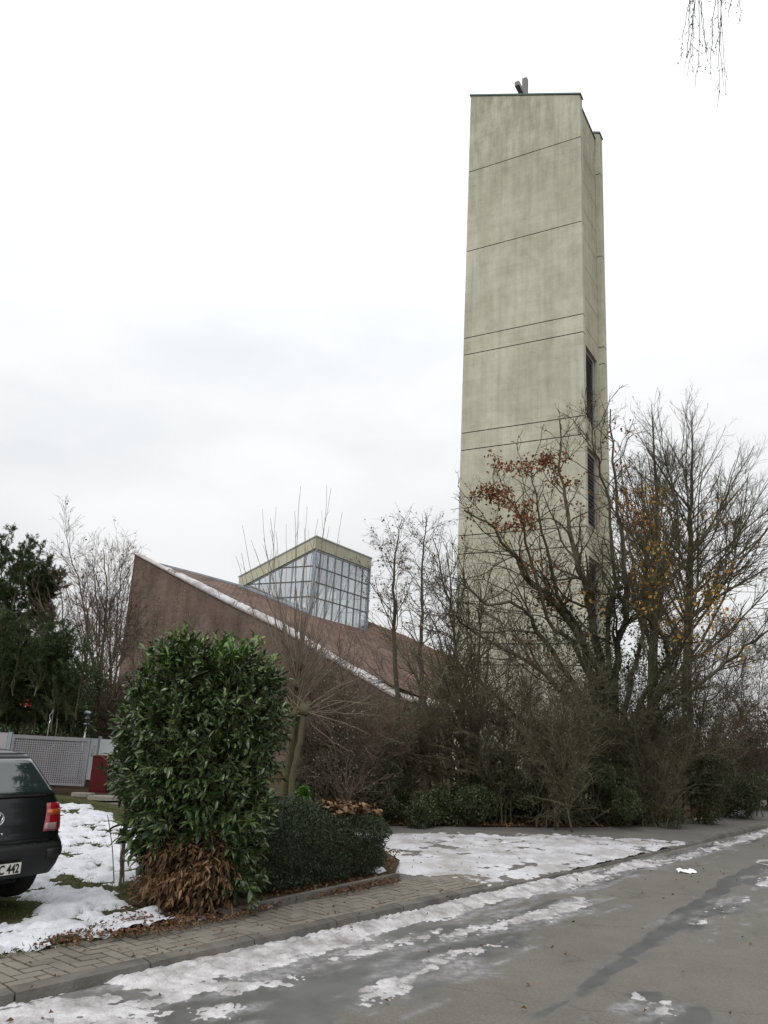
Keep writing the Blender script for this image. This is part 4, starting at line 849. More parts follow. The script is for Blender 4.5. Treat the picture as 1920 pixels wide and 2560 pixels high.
sp = [(170+20*math.sin(i*2.1)-i*18, 1560+30*math.cos(i*1.7), 140-i*18, 1740) for i in range(11)]+[(160-i*22, 1660+25*math.sin(i), 150-i*22, 1830) for i in range(10)]+[(210-i*25, 1600+25*math.sin(i*3), 190-i*24, 1800) for i in range(9)]
yew(60, 20.5, sp, 'dark broad evergreen filling the corner behind the white fence panels', 102, n=100000)
evergreen('laurel_mass', 40, 21.5, 170, 1560, 0, 'dark glossy rhododendron bush behind the perforated gate', 103, 'laurel', 16000, .12, .045, lumps=26, depth=2.5)
evergreen('laurel_mass', 190, 24.5, 110, 1700, 0, 'dark low bush behind the bare saplings left of the church', 104, 'ever', 9000, .09, .05, lumps=16, depth=2)
evergreen('laurel_mass', 300, 26, 90, 1690, 0, 'dark low bush against the left corner of the brick church', 105, 'ever', 8000, .09, .05, lumps=14, depth=2)
# bare greenish saplings left of the church
def sapling(limb_px, Y, label, seed, n2, n3, n4, l2, tm='twig_red', lm='bark_moss', leafn=0, r0=.06):
    rng = np.random.RandomState(seed); Ls = []
    for i, (pts, a, b) in enumerate(limb_px):
        P = pxl(pts, Y, rng.uniform(-.8, .8) if i else 0); P[0] = at(*pts[0], Y)
        if i == 0 or pts[0][1] > 1880: P[0][2] = 0
        Ls.append((P, a, b))
    b = Ls[0][0][0]; t = empty('bare_tree', (b[0], b[1], 0), label, 'tree', 'bare trees left of the church'); S = limbs(Ls, 14, .02, rng)
    A1 = spawn(S, n2, .3, 1, 30, 9, 0, 7, .05, .12, rng, .006, .5, .4, labs=l2, tprof=.4); A2 = spawn(A1, n3, .1, 1, 36, 12, .5, 5, .04, .16, rng, .004, .6, .6); A3 = spawn(A2, n4, .1, 1, 38, 12, .55, 4, .02, .16, rng, .003, .7, .7)
    tubes('stems', [(*S, 7)], M[lm], t); tubes('branches', [(*A1, 4), (*A2, 3), (*A3, 3)], M[tm], t)
    if leafn: pos, d = along(A3, leafn, rng, .1, 1, .03); leaves('leaves', pos, rdir(leafn, rng)+np.array((0, 0, -.6)), .08, .06, M['drab'], t, rng)
    return t
sapling([([(178, 1960), (178, 1830), (182, 1740)], .055, .045), ([(182, 1745), (160, 1650), (145, 1600), (115, 1540), (92, 1490)], .035, .012), ([(182, 1740), (165, 1660), (158, 1560), (150, 1470)], .032, .01), ([(183, 1742), (205, 1680), (218, 1620), (216, 1540), (200, 1480)], .032, .01)], 21.5, 'bare mossy sapling forking low in front of the dark yew', 111, 50, 420, 1300, 1.5)
sapling([([(250, 1960), (248, 1830), (250, 1745)], .07, .055), ([(248, 1760), (235, 1660), (220, 1590), (205, 1480), (180, 1400), (165, 1345)], .038, .008), ([(252, 1740), (258, 1640), (264, 1540), (268, 1450), (256, 1372)], .045, .01), ([(262, 1790), (285, 1700), (305, 1630), (322, 1560), (330, 1480)], .038, .01), ([(256, 1800), (300, 1720), (330, 1690)], .03, .01), ([(250, 1740), (240, 1640), (245, 1540), (240, 1440)], .03, .008), ([(270, 1800), (290, 1680), (295, 1560), (300, 1450), (310, 1385)], .03, .008)], 22.5, 'bare mossy tree with several upright stems beside the left corner of the church', 112, 95, 900, 3000, 1.7, leafn=260)
stemshrub('bare_tree', (225, 1965), 27, [(190, 1400), (230, 1385), (270, 1380), (300, 1400), (160, 1450), (320, 1440), (250, 1450), (340, 1400)], 'fine twiggy bare tree behind the mossy stems left of the church', 113, ('bark_dark', 'twig_red'), .04, 260, 1500, 2600, 'tree', 'bare trees left of the church', (('drab', 350, .08, .06, .5),), .04, .2, 1.6, 1.5)
stemshrub('thicket_shrub', (300, 1985), 23, [(240, 1790), (280, 1700), (330, 1640), (380, 1620), (360, 1720), (220, 1850)], 'yellowish bare shrub between the white fence and the big laurel', 114, ('bark_moss', 'twig_pale'), .025, 180, 900, 900, 'shrub', 'bare shrubs of the border', None, .03, .3, 1.0)
stemshrub('thicket_shrub', (430, 1990), 19, [(330, 1590), (380, 1560), (430, 1550), (480, 1560), (540, 1570), (590, 1600)], 'bare shrub topped with grey seed heads behind the big laurel', 115, ('bark_dark', 'twig_red'), .03, 260, 1300, 1600, 'shrub', 'bare shrubs of the border', (('fluff', 3600, .030, .028, 0),), .02, .3, 1.1)
stemshrub('thicket_shrub', (860, 1985), 14.5, [(790, 1650), (840, 1600), (880, 1580), (910, 1620), (850, 1660)], 'thin climbing shrub with grey seed heads right of the pollard shoots', 116, ('bark_dark', 'twig_red'), .022, 120, 700, 700, 'shrub', 'bare shrubs of the border', (('fluff', 1300, .026, .024, 0),), .0, .35, .8)

# ---- pollard in the middle
rng = np.random.RandomState(9); YP = 11.2
pb0 = at(708, 2032, YP); pl = empty('pollard_tree', (pb0[0], pb0[1], .08), 'pollarded tree with three mossy stems and a spray of long thin shoots', 'tree')
def gz(p, z=.08): p = p.copy(); p[2] = z; return p
k1, k2, k3 = at(738, 1785, YP), at(762, 1775, YP-.1), at(746, 1665, YP+.05)
PS = limbs([([gz(at(700, 2040, YP)), at(714, 1930, YP), at(727, 1845, YP), k1], .046, .038), ([gz(at(718, 2045, YP-.1)), at(735, 1930, YP-.1), at(748, 1860, YP-.1), k2], .044, .036), ([gz(at(708, 2045, YP+.15)), at(724, 1930, YP+.15), at(738, 1850, YP+.15), at(742, 1790, YP+.1)], .05, .04), ([at(742, 1800, YP+.08), at(741, 1730, YP+.05), k3], .042, .05)], 14, .006, rng)
tubes('stems', [(*PS, 10)], M['bark_moss'], pl)
# gnarled knuckles
mb = MB(); V = []; F = []; n_ = 0
for c_, r_ in ((k1, .10), (k2, .10), (k3, .085), (at(742, 1712, YP), .075), (at(728, 1770, YP), .07), (at(770, 1762, YP), .06)):
    nu, nv = 14, 10; 
    for j in range(nv+1):
        for i in range(nu):
            th_, ph = math.pi*j/nv, 2*math.pi*i/nu; d_ = np.array((math.sin(th_)*math.cos(ph), math.sin(th_)*math.sin(ph), math.cos(th_))); rr_ = r_*(1+.5*(float(fbm(np.array(ph*1.7+c_[0]*9), np.array(th_*2.3), 3, 3))-.5)*1.6); V.append(c_+d_*rr_*.72*np.array((1, 1, 1.25)))
    for j in range(nv):
        for i in range(nu): F.append([n_+j*nu+i, n_+(j+1)*nu+i, n_+(j+1)*nu+(i+1) % nu, n_+j*nu+(i+1) % nu])
    mk('knuckle', V, [np.array(F)], M['bark_moss'], pl, True); V = []; F = []
tips = [(605, 1314), (655, 1273), (688, 1265), (677, 1296), (740, 1278), (749, 1215), (766, 1267), (793, 1296), (819, 1213), (827, 1220), (856, 1281), (717, 1313), (822, 1314), (589, 1392), (604, 1382), (628, 1349), (657, 1344), (640, 1430), (700, 1400), (730, 1380), (770, 1360), (800, 1380), (850, 1350), (880, 1420), (900, 1450), (620, 1480), (660, 1500), (840, 1450), (690, 1330), (760, 1320), (870, 1500), (810, 1480), (650, 1560), (690, 1480)]
Ls = []
for i, (x, y) in enumerate(tips):
    s0 = (k3, k3, k1, at(742, 1712, YP))[i % 4]+rng.normal(0, .03, 3); e = at(x, y, YP+rng.uniform(-.7, .7)); m = s0*.5+e*.5; m[0] += (s0[0]-e[0])*-.12; m[2] -= .0
    Ls.append(([s0, s0*.8+e*.2+np.array(((e[0]-s0[0])*.10, 0, 0))+rng.normal(0, .03, 3), m+rng.normal(0, .05, 3), e], rng.uniform(.007, .013), .0022))
arc = [(900, 1700), (930, 1740), (960, 1790), (885, 1650), (915, 1690), (905, 1760), (850, 1730), (880, 1880), (925, 1835), (970, 1690), (830, 1830), (950, 1765), (620, 1640), (650, 1690), (600, 1600)]
for i, (x, y) in enumerate(arc):
    s0 = (k2, k1)[i % 2]+rng.normal(0, .03, 3); e = at(x, y, YP+rng.uniform(-.8, .4)); m = s0*.45+e*.55+np.array((0, 0, abs(e[0]-s0[0])*rng.uniform(-.12, .2)))
    Ls.append(([s0, s0*.75+m*.25, m, e], rng.uniform(.008, .013), .003))
SH = limbs(Ls, 14, .007, rng); SH2 = spawn(SH, 150, .25, .9, 22, 6, 0, 6, .06, .06, rng, .003, .5, .5, labs=.55)
SH3 = spawn((PS[0][3:4], PS[1][3:4]), 70, .3, 1, 38, 12, 0, 8, .10, .05, rng, .004, .15, .4, labs=1.3)
ob = tubes('shoots', [(*SH, 5), (*SH2, 3), (*SH3, 4)], M['twig_pale'], pl)

# ---- big cherry laurel in the foreground
rng = np.random.RandomState(31); YL = 8.15
def ell(px_, py_, Y, rx, ry, rz): c = at(px_, py_, Y); return (c[0], c[1], c[2], rx, ry, rz, rx*rz)
lp = [ell(500, 1705, 8.3, .40, .50, .38), ell(580, 1700, 8.4, .38, .5, .34), ell(440, 1810, 8.2, .46, .6, .42), ell(590, 1820, 8.25, .46, .6, .46), ell(380, 1870, 8.4, .34, .5, .42), ell(490, 1930, 8.0, .60, .62, .44), ell(590, 1920, 8.3, .38, .5, .42), ell(340, 1930, 8.5, .26, .40, .28),
 ell(520, 2050, 7.9, .52, .55, .36), ell(420, 1990, 8.1, .36, .5, .30), ell(580, 2040, 8.1, .34, .45, .36), ell(575, 2130, 8.0, .26, .4, .26), ell(640, 1745, 8.5, .25, .4, .30), ell(440, 1640, 8.3, .22, .3, .16), ell(395, 1740, 8.5, .26, .4, .26), ell(450, 2080, 8.0, .30, .40, .22)]
lau = empty('laurel_bush', (*at(500, 2250, 8.1)[:2], .1), 'large glossy cherry laurel bush with dead brown leaves at its foot', 'shrub')
def laurel_shoots(parts, ns, per, mt, name, L_, W_, upb, rng, zmin=.12, shell=.30, spread=.8, keep=None, droop=.22):
    p, d = blob_leaves(parts, ns, rng, shell, .34)
    k = p[:, 2] > zmin
    if keep is not None: k &= keep(p)
    p, d = p[k], d[k]; ax = unit(d*.7+np.array((0, 0, upb))+rng.normal(0, .25, p.shape)); m = len(p)
    P = []; Dd = []
    for j in range(per):
        fr = (j+rng.uniform(-.2, .2, m))[:, None]/per; rv = rdir(m, rng); pe = unit(rv-np.sum(rv*ax, 1, keepdims=True)*ax)
        P.append(p+ax*(fr-.6)*.22); Dd.append(unit(ax*(.35+.6*fr)+pe*spread*(1.1-.4*fr)))
    leaves(name, np.concatenate(P), np.concatenate(Dd), L_, W_, M[mt], lau, rng, 'long', droop=droop)
    st = np.stack([p-ax*.22-d*.10, p, p+ax*.09], 1); return st
def pxy(p):
    v = p-np.array([0, 0, EYE]); wz = v@cf; return 960+FPX*(v@CR)/wz, 1280-FPX*(v@CU)/wz
def dead_zone(p):
    x, y = pxy(p); return ((x-470)/120)**2+((y-2180)/130)**2 < rng.uniform(.55, 1.3, len(p))
st = laurel_shoots(lp, 3400, 9, 'laurel', 'foliage', .086, .029, .35, rng, keep=lambda p: ~dead_zone(p))
laurel_shoots([ell(500, 1640, 8.3, .42, .42, .22), ell(590, 1650, 8.3, .34, .4, .22), ell(420, 1690, 8.4, .3, .3, .2), ell(350, 1800, 8.5, .24, .3, .3), ell(320, 1900, 8.5, .2, .3, .2)], 190, 8, 'laurel_young', 'young_foliage', .085, .028, 1.1, rng, shell=.15, spread=.55, keep=lambda p: p[:, 2] > 1.6)
# inner, sparser leaves and wood
inner = [(a, b, c, d*.72, e*.72, f*.72, w_) for a, b, c, d, e, f, w_ in lp]
laurel_shoots(inner, 650, 7, 'laurel', 'foliage', .10, .036, .2, rng, shell=.5)
base = np.array((*at(500, 2250, 8.1)[:2], .1)); Ls = []
for i, q in enumerate(lp+lp): Ls.append(([base+np.array((rng.normal(0, .12), rng.normal(0, .1), 0)), base*.5+np.array(q[:3])*.5+rng.normal(0, .05, 3), np.array(q[:3])+rng.normal(0, .12, 3)], .028, .008))
S = limbs(Ls, 10, .012, rng); S2 = spawn(S, 260, .2, 1, 40, 10, 0, 5, .05, .12, rng, .004, .5, .5, labs=.45)
tubes('stems', [(*S, 6), (*S2, 4), (st, np.full((len(st), 3), .004), 3)], M['bark'], lau)
# brown dead lower part
dp = [ell(460, 2110, 7.95, .28, .42, .22), ell(440, 2190, 8.0, .28, .40, .22), ell(500, 2200, 7.85, .32, .42, .24), ell(540, 2150, 7.8, .22, .3, .26), ell(480, 2255, 7.9, .34, .36, .12), ell(420, 2245, 8.1, .2, .3, .14)]
laurel_shoots(dp, 820, 7, 'dead_leaf', 'dead_foliage', .078, .020, -.55, rng, shell=.6, spread=.8, keep=lambda p: pxy(p)[1]+40*rng.normal(size=len(p)) > 2075, droop=.45)
laurel_shoots([ell(362, 2080, 8.2, .16, .2, .26), ell(590, 2200, 7.95, .2, .3, .18)], 110, 7, 'laurel', 'foliage', .115, .042, -.1, rng, shell=.4)

# ---- clipped dark hedge with dead leaves on top
rng = np.random.RandomState(33); hb = empty('clipped_hedge', (*at(830, 2180, 9.6)[:2], .1), 'dark clipped evergreen hedge block with dead leaves lying on top', 'hedge')
def hedge_box(n, inn, rng):
    """points on a rounded, lumpy block: s along the pavement, t away from it"""
    c0 = np.array(g(650, 2255, .1)); c1 = np.array(g(1005, 2188, .1)); ax_ = unit((c1-c0)[None])[0]; Lh = np.linalg.norm(c1-c0); nx_ = np.array((-ax_[1], ax_[0])); Dh = 1.75
    u_ = rng.uniform(-1, 1, (n, 3)); m = np.abs(u_).max(1, keepdims=True); q = u_/m; q = q/(np.sum(np.abs(q)**7, 1, keepdims=True)**(1/7)); r = 1-inn*rng.rand(n)**1.5
    lump = 1+.10*(fbm(q[:, 0]*3+q[:, 2]*2, q[:, 1]*3+q[:, 2]*3, 8, 3)-.5)*2; q = q*(r*lump)[:, None]; nrm = unit(u_/m*np.array((1, 1, 1))**1)
    s_ = (q[:, 0]*.5+.5)*Lh; t_ = .08+(q[:, 1]*.5+.5)*Dh; H_ = .66+.05*(s_/Lh); z = .12+(q[:, 2]*.5+.5)*H_; p = np.stack([c0[0]+ax_[0]*s_+nx_[0]*t_, c0[1]+ax_[1]*s_+nx_[1]*t_, z], 1)
    nn_ = (np.abs(u_) == m)*np.sign(u_); nw = np.stack([ax_[0]*nn_[:, 0]+nx_[0]*nn_[:, 1], ax_[1]*nn_[:, 0]+nx_[1]*nn_[:, 1], nn_[:, 2]], 1); return p, nw
p, nw = hedge_box(46000, .16, rng); leaves('foliage', p, nw*.7+rdir(len(p), rng)*.9+np.array((0, 0, .35)), .040, .014, M['hedge'], hb, rng)
p, nw = hedge_box(9000, .7, rng); leaves('foliage', p, rdir(len(p), rng), .05, .02, M['hedge'], hb, rng)
p, nw = hedge_box(900, .3, rng); e = p+unit(nw+rdir(len(p), rng)*.7+np.array((0, 0, .6)))*.09; tubes('twigs', [(np.stack([p-nw*.15, p*.5+e*.5, e], 1), np.full((len(p), 3), .0022), 3)], M['bark_dark'], hb)
p, nw = hedge_box(30000, .02, rng); X_, Y_ = pxy(p); k = (nw[:, 2] > .9) & (((X_-880)/75)**2+((Y_-2020)/26)**2 < rng.uniform(.2, 1.3, len(p))); p = p[k][:430]; p[:, 2] += .02
tag(leaves('dead_leaves', p+rng.normal(0, .012, p.shape), rdir(len(p), rng)*np.array((1, 1, .35)), .085, .05, M['dead_leaf'], None, rng, 'long', droop=.3), 'pale brown fallen leaves lying on top of the clipped hedge', 'leaves', kind='stuff')

# ---- hanging birch twigs at the top right
rng = np.random.RandomState(41); ht = empty('overhanging_tree', (4.6, 3.2, 0), 'tips of hanging birch twigs reaching in at the top right corner', 'tree')
YH = 6.5; Ls = []
for x0, x1, y1 in ((1724, 1712, 170), (1735, 1718, 190), (1745, 1737, 215), (1740, 1733, 160), (1748, 1770, 150), (1790, 1776, 200), (1800, 1815, 235), (1805, 1795, 265), (1795, 1808, 215), (1845, 1850, 52), (1835, 1820, 45), (1728, 1700, 150), (1745, 1765, 130)):
    y0_ = YH+rng.uniform(-.5, .5); Ls.append(([at(x0+rng.uniform(-10, 10), -170, y0_), at(x0, -40, y0_), at((x0+x1)/2+rng.uniform(-9, 9), y1*.5, y0_), at(x1, y1, y0_)], .0050, .0020))
S = limbs(Ls, 14, .006, rng); S2 = spawn(S, 60, .3, .95, 28, 8, 0, 6, -.10, .10, rng, .0017, .6, .8, labs=.22)
tr_ = np.array((4.9, 3.4, 0)); top = at(1790, -230, YH); T = limbs([([tr_, tr_+np.array((.1, .2, 4)), tr_+np.array((0, .6, 7.4)), top+np.array((1.2, -.2, .9))], .16, .05), ([top+np.array((1.2, -.2, .9)), top+np.array((.5, 0, .6)), top+np.array((-.25, .1, .15))], .03, .01)], 14, .02, rng)
con = limbs([([at(1790, -230, YH)+np.array((.1, 0, .3)), l[0][0]+np.array((0, 0, .15)), l[0][0]], .006, .0035) for l in Ls], 8, .0, rng)
tubes('trunk', [(*T, 8)], M['bark'], ht); tubes('twigs', [(*S, 4), (*S2, 3), (*con, 4)], M['bark'], ht)
pos, d = along(S, 90, rng, .35, 1, .004); p2, d2 = along(S2, 150, rng, .1, 1, .004); pos = np.concatenate([pos, p2]); leaves('buds', pos, rdir(len(pos), rng)*.5+np.array((0, 0, -1)), .026, .014, M['drab'], ht, rng)['kind'] = 'stuff'

# ---- sapling, cane and grass on the lawn
rng = np.random.RandomState(43)
sb = g(300, 2222, LZ); sp_ = empty('young_tree', (sb[0], sb[1], LZ), 'thin young tree with two dark stems on the snowy lawn before the laurel', 'tree')
zz = lambda x, y: at(x, y, sb[1]+.02)
S = limbs([([np.array((sb[0], sb[1], LZ)), zz(305, 2150), zz(311, 2060), zz(313, 1975)], .016, .013), ([np.array((sb[0]+.02, sb[1], LZ)), zz(310, 2160), zz(315, 2080), zz(318, 1972)], .010, .008), ([np.array((sb[0]-.02, sb[1]+.03, LZ)), zz(301, 2150), zz(304, 2060)], .004, .003)], 12, .004, rng); tubes('stems', [(*S, 6)], M['bark_dark'], sp_)
cb_ = g(286, 2212, LZ); tag(tubes('plant_cane', [(*limbs([([np.array((cb_[0], cb_[1], LZ-.02)), at(281, 2120, cb_[1]), at(268, 2038, cb_[1])], .006, .004)], 8, .002, rng), 5)], M['bark_dark'], None), 'thin dark bent cane standing in the snow left of the young tree', 'cane')
def blades(poly, n, zb_, L_, seed):
    rng = np.random.RandomState(seed); q = np.array(poly); lo, hi = q.min(0), q.max(0); X_ = rng.uniform(lo[0], hi[0], n*3); Y_ = rng.uniform(lo[1], hi[1], n*3); k = (polysd(X_, Y_, poly) > 0) & (fbm(X_*2, Y_*2, 3, 3) > rng.uniform(.25, .65, n*3)); X_, Y_ = X_[k][:n], Y_[k][:n]; m = len(X_)
    p = np.stack([O[0]+D[0]*X_+Nn[0]*Y_, O[1]+D[1]*X_+Nn[1]*Y_, np.full(m, zb_)], 1); return p, rdir(m, rng)*np.array((1, 1, .3))*.9+np.array((0, 0, .7))
p1, d1 = blades(pxpoly([(-100, 2400), (-100, 1990), (150, 1990), (330, 2030), (360, 2090), (345, 2260), (600, 2290), (500, 2315), (250, 2345), (0, 2390)], .1), 30000, LZ-.01, .05, 1)
tag(leaves('grass', p1, d1, .045, .006, M['grass'], None, np.random.RandomState(2)), 'short green grass showing at the edges of the snow', 'grass', kind='stuff')
# fallen leaves: along the shrub border, behind the pavement and a few strays
rng = np.random.RandomState(47)
def litter(name, poly, n, zf_, L_, label, mt='litter', thr=(.3, .6), seed=1):
    rng = np.random.RandomState(seed); q = np.array(poly); lo, hi = q.min(0), q.max(0); X_ = rng.uniform(lo[0], hi[0], n*6); Y_ = rng.uniform(lo[1], hi[1], n*6)
    k = (polysd(X_, Y_, poly)+.25*(fbm(X_*2, Y_*3, 9, 3)-.5) > 0) & (fbm(X_*1.5, Y_*2.5, 4, 3) > rng.uniform(*thr, n*6)); X_, Y_ = X_[k][:n], Y_[k][:n]; m = len(X_)
    p = np.stack([O[0]+D[0]*X_+Nn[0]*Y_, O[1]+D[1]*X_+Nn[1]*Y_, zf_(X_, Y_)+rng.uniform(0, .03, m)], 1)
    tag(leaves(name, p, rdir(m, rng)*np.array((1, 1, .25)), L_, L_*.6, M[mt], None, rng, 'simple', droop=.3), label, 'leaves', kind='stuff')
litter('border_leaves', pxpoly([(700, 2062), (985, 2062), (1300, 2067), (1500, 2067), (1690, 2054), (1800, 2032), (1920, 1996), (2050, 1965), (2050, 1940), (1920, 1965), (1800, 2005), (1690, 2035), (1500, 2048), (1300, 2048), (985, 2045), (700, 2050)], .05), 11000, lambda X_, Y_: X_*0+.055, .07, 'brown fallen leaves heaped along the foot of the shrub border', seed=2)
litter('front_leaves', pxpoly([(290, 2262), (420, 2300), (600, 2270), (760, 2240), (870, 2214), (990, 2190), (1000, 2206), (860, 2236), (700, 2268), (560, 2304), (420, 2330), (250, 2350), (60, 2382), (70, 2362), (230, 2320), (300, 2290)], .1), 2000, lambda X_, Y_: X_*0+.103, .036, 'brown fallen leaves along the back edge of the pavement', seed=3)
litter('verge_leaves', pxpoly([(330, 2180), (330, 2270), (430, 2300), (620, 2270), (980, 2190), (990, 2130), (800, 2060), (500, 2100)], .1), 4200, lambda X_, Y_: X_*0+.105, .042, 'dead leaves on the bare soil under the laurel and hedge', seed=4)
litter('stray_leaves', pxpoly([(-100, 2400), (600, 2300), (1200, 2190), (1250, 2215), (900, 2320), (300, 2430), (0, 2500)], .1), 90, lambda X_, Y_: pz(X_)+.004, .035, 'a few stray leaves scattered on the paving', seed=5, thr=(.2, .5))
litter('road_leaves', [(-3, -4.5), (12, -4.5), (12, 0), (-3, 0)], 110, lambda X_, Y_: X_*0+.004, .045, 'a few yellow and brown leaves scattered on the road', seed=6, thr=(.2, .5))
litter('drive_leaves', drivep, 110, lambda X_, Y_: np.maximum(drive_h(X_, Y_), .033), .035, 'brown leaves dotted over the driveway snow', seed=7, thr=(.2, .5))
# ---- far evergreen belt closing the horizon
rng = np.random.RandomState(51); parts = []
for i in range(70):
    x = -50+i*1.55+rng.uniform(-1, 1); Y_ = 46+rng.uniform(-4, 6)
    if -8 < x < 8: continue
    r = rng.uniform(1.2, 2.3); parts.append((x, Y_, rng.uniform(.8, 2.2), r, r, r*.9, 1))
p, d = blob_leaves(parts, 26000, rng, .5, .4); k = p[:, 2] > 0; p, d = p[k], d[k]
tag(leaves('far_wood', p, d+rdir(len(p), rng), .32, .22, M['ever'], None, rng), 'distant belt of dark bushes closing the view behind everything', 'bushes', kind='stuff')


# ================================================================ CAR
M['paint'] = mat('car_paint', (.006, .007, .008), .30, .35, coat=.35); M['bumper'] = mat('bumper_plastic', (.011, .012, .012), .5, .35, var=(.018, .018, .018), vs=4)
M['tyre'] = mat('tyre_rubber', (.015, .015, .015), .85, .2, var=(.025, .024, .022), vs=9); M['rim'] = mat('wheel_steel', (.25, .25, .26), .4, .5, metal=.8)
M['lamp_red'] = mat('lamp_red', (.28, .008, .014), .18, .5, coat=1); M['lamp_orange'] = mat('lamp_orange', (.40, .07, .015), .18, .5, coat=1); M['lamp_clear'] = mat('lamp_clear', (.30, .22, .21), .2, .5, coat=1)
M['chrome'] = mat('chrome', (.55, .56, .57), .25, .6, metal=.9); M['plate_white'] = mat('plate_white', (.62, .62, .56), .5, .4); M['plate_black'] = mat('plate_black', (.01, .01, .01), .5, .3)
M['rubber'] = mat('rubber_trim', (.01, .01, .01), .6, .3)
C0 = np.array((-2.955, 6.98)); CZ = .13; CS = .84
def car_w(x, y, z): p = C0+(B*x+A*y)*CS; return (p[0], p[1], z*.885+CZ)
zl = [.20, .26, .38, .48, .56, .60, .635, .72, .80, .90, .97, 1.03, 1.06, 1.15, 1.25, 1.33, 1.385, 1.42, 1.445]
wl = [.74, .80, .850, .868, .868, .862, .860, .858, .855, .845, .825, .79, .772, .722, .660, .608, .565, .47, .25]
yl = [.16, .09, .03, .0, .005, .03, .065, .075, .085, .105, .125, .15, .165, .225, .29, .345, .395, .62, 1.0]
fl = [4.0, 4.1, 4.15, 4.15, 4.13, 4.11, 4.08, 4.0, 3.9, 3.55, 3.2, 3.05, 2.98, 2.78, 2.56, 2.38, 2.24, 2.1, 1.9]
RC = .19
def rp_t(z, t, off=0.0, sgn=1):
    W_ = np.interp(z, zl, wl); Y0 = np.interp(z, zl, yl); rc = min(RC, W_*.5); xf = W_-rc
    if t <= 1: x = xf*t; y = Y0+.035*(x/.8)**2; nx_, ny_ = .05*t, -1
    else:
        th_ = min(t-1, 1)*math.pi/2; x = xf+rc*math.sin(th_); y = Y0+.035*(xf/.8)**2+rc*(1-math.cos(th_))*1.25; nx_, ny_ = math.sin(th_), -math.cos(th_)
        if t > 2: y += (t-2)*.5; 
    return (sgn*(x+nx_*off), y+ny_*off, z)
car = empty('parked_car', car_w(0, 1.5, 0), 'black hatchback parked on the snowy lawn, cut off by the left edge', 'car')
def ring(z):
    R_ = [rp_t(z, t) for t in np.linspace(0, 1, 7)]+[rp_t(z, 1+t) for t in np.linspace(.14, 1, 7)]
    yb = R_[-1][1]; yf = np.interp(z, zl, fl); W_ = np.interp(z, zl, wl)
    for t in np.linspace(.1, 1, 10): R_.append((W_, yb+(yf-.45-yb)*t, z))
    for t in np.linspace(.2, 1, 6): a_ = t*math.pi/2; R_.append((W_-.45*(1-math.cos(a_)), yf-.45+.45*math.sin(a_), z))
    R_.append((0, yf+.02, z)); L_ = [(-x, y, zz_) for x, y, zz_ in R_[1:-1]][::-1]; return R_+L_
def body_between(z0, z1, extra=()):
    zs_ = sorted(set([z for z in zl if z0 <= z <= z1]+list(np.linspace(z0, z1, 8))+list(extra))); rs_ = [ring(z) for z in zs_]; n = len(rs_[0]); mb = MB(); V = [car_w(*p) for r in rs_ for p in r]
    F = [[j*n+i, j*n+(i+1) % n, (j+1)*n+(i+1) % n, (j+1)*n+i] for j in range(len(zs_)-1) for i in range(n)]; F.append(list(range(n))[::-1]); F.append([(len(zs_)-1)*n+i for i in range(n)]); return mb.add(V, F)
bo = body_between(.585, 1.445).build('body', M['paint'], car, True)
bo.data.set_sharp_from_angle(angle=math.radians(50))
bm_ = body_between(.30, .60); bo = bm_.build('bumper', M['bumper'], car, True); bo.data.set_sharp_from_angle(angle=math.radians(50))
def patch(name, z0, z1, ta, tb, mt, par, off=.006, nt_=10, nz_=8, sgn=1, round_=0.0):
    """skin panel on the rear; ta,tb functions of the height fraction"""
    V = []; F = []
    for j in range(nz_+1):
        fz = j/nz_; z = z0+(z1-z0)*fz
        for i in range(nt_+1):
            t = ta(fz)+(tb(fz)-ta(fz))*i/nt_; V.append(car_w(*rp_t(z, abs(t), off, sgn if t >= 0 else -sgn)))
    for j in range(nz_):
        for i in range(nt_): q = j*(nt_+1)+i; F.append([q, q+1, q+nt_+2, q+nt_+1])
    nV = len(V); V2 = []
    for j in range(nz_+1):
        fz = j/nz_; z = z0+(z1-z0)*fz
        for i in range(nt_+1):
            t = ta(fz)+(tb(fz)-ta(fz))*i/nt_; V2.append(car_w(*rp_t(z, abs(t), -.003, sgn if t >= 0 else -sgn)))
    F += [[nV+a for a in f][::-1] for f in F]; e = nt_+1
    for i in range(nt_): F += [[i+1, i, nV+i, nV+i+1], [nz_*e+i, nz_*e+i+1, nV+nz_*e+i+1, nV+nz_*e+i]]
    for j in range(nz_): F += [[j*e, (j+1)*e, nV+(j+1)*e, nV+j*e], [j*e+nt_+(e), j*e+nt_, nV+j*e+nt_, nV+j*e+nt_+e]]
    return mk(name, V+V2, [np.array(F)], mt, par, True)
c_ = lambda v: (lambda f: v)
gate = patch('tailgate', .61, 1.365, lambda f: -1.0-.35*min(1, f*2.4)*(1 if f < .5 else 1), lambda f: 1.0+.35*min(1, f*2.4), M['paint'], car, .008, 16, 16)
patch('window_seal', 1.012, 1.372, c_(-1.36), c_(1.36), M['rubber'], gate, .011, 18, 8)
patch('rear_window', 1.03, 1.35, lambda f: -1.24-.02*f, lambda f: 1.24+.02*f, M['carglass'], gate, .014, 20, 8)
mb = MB(); mb.tube([car_w(*rp_t(1.02, t, .03)) for t in np.linspace(0, .9, 8)], .008, 6); mb.tube([car_w(*rp_t(1.025, t, .034)) for t in np.linspace(.02, .85, 8)], .005, 5); mb.build('wiper', M['rubber'], gate, True)
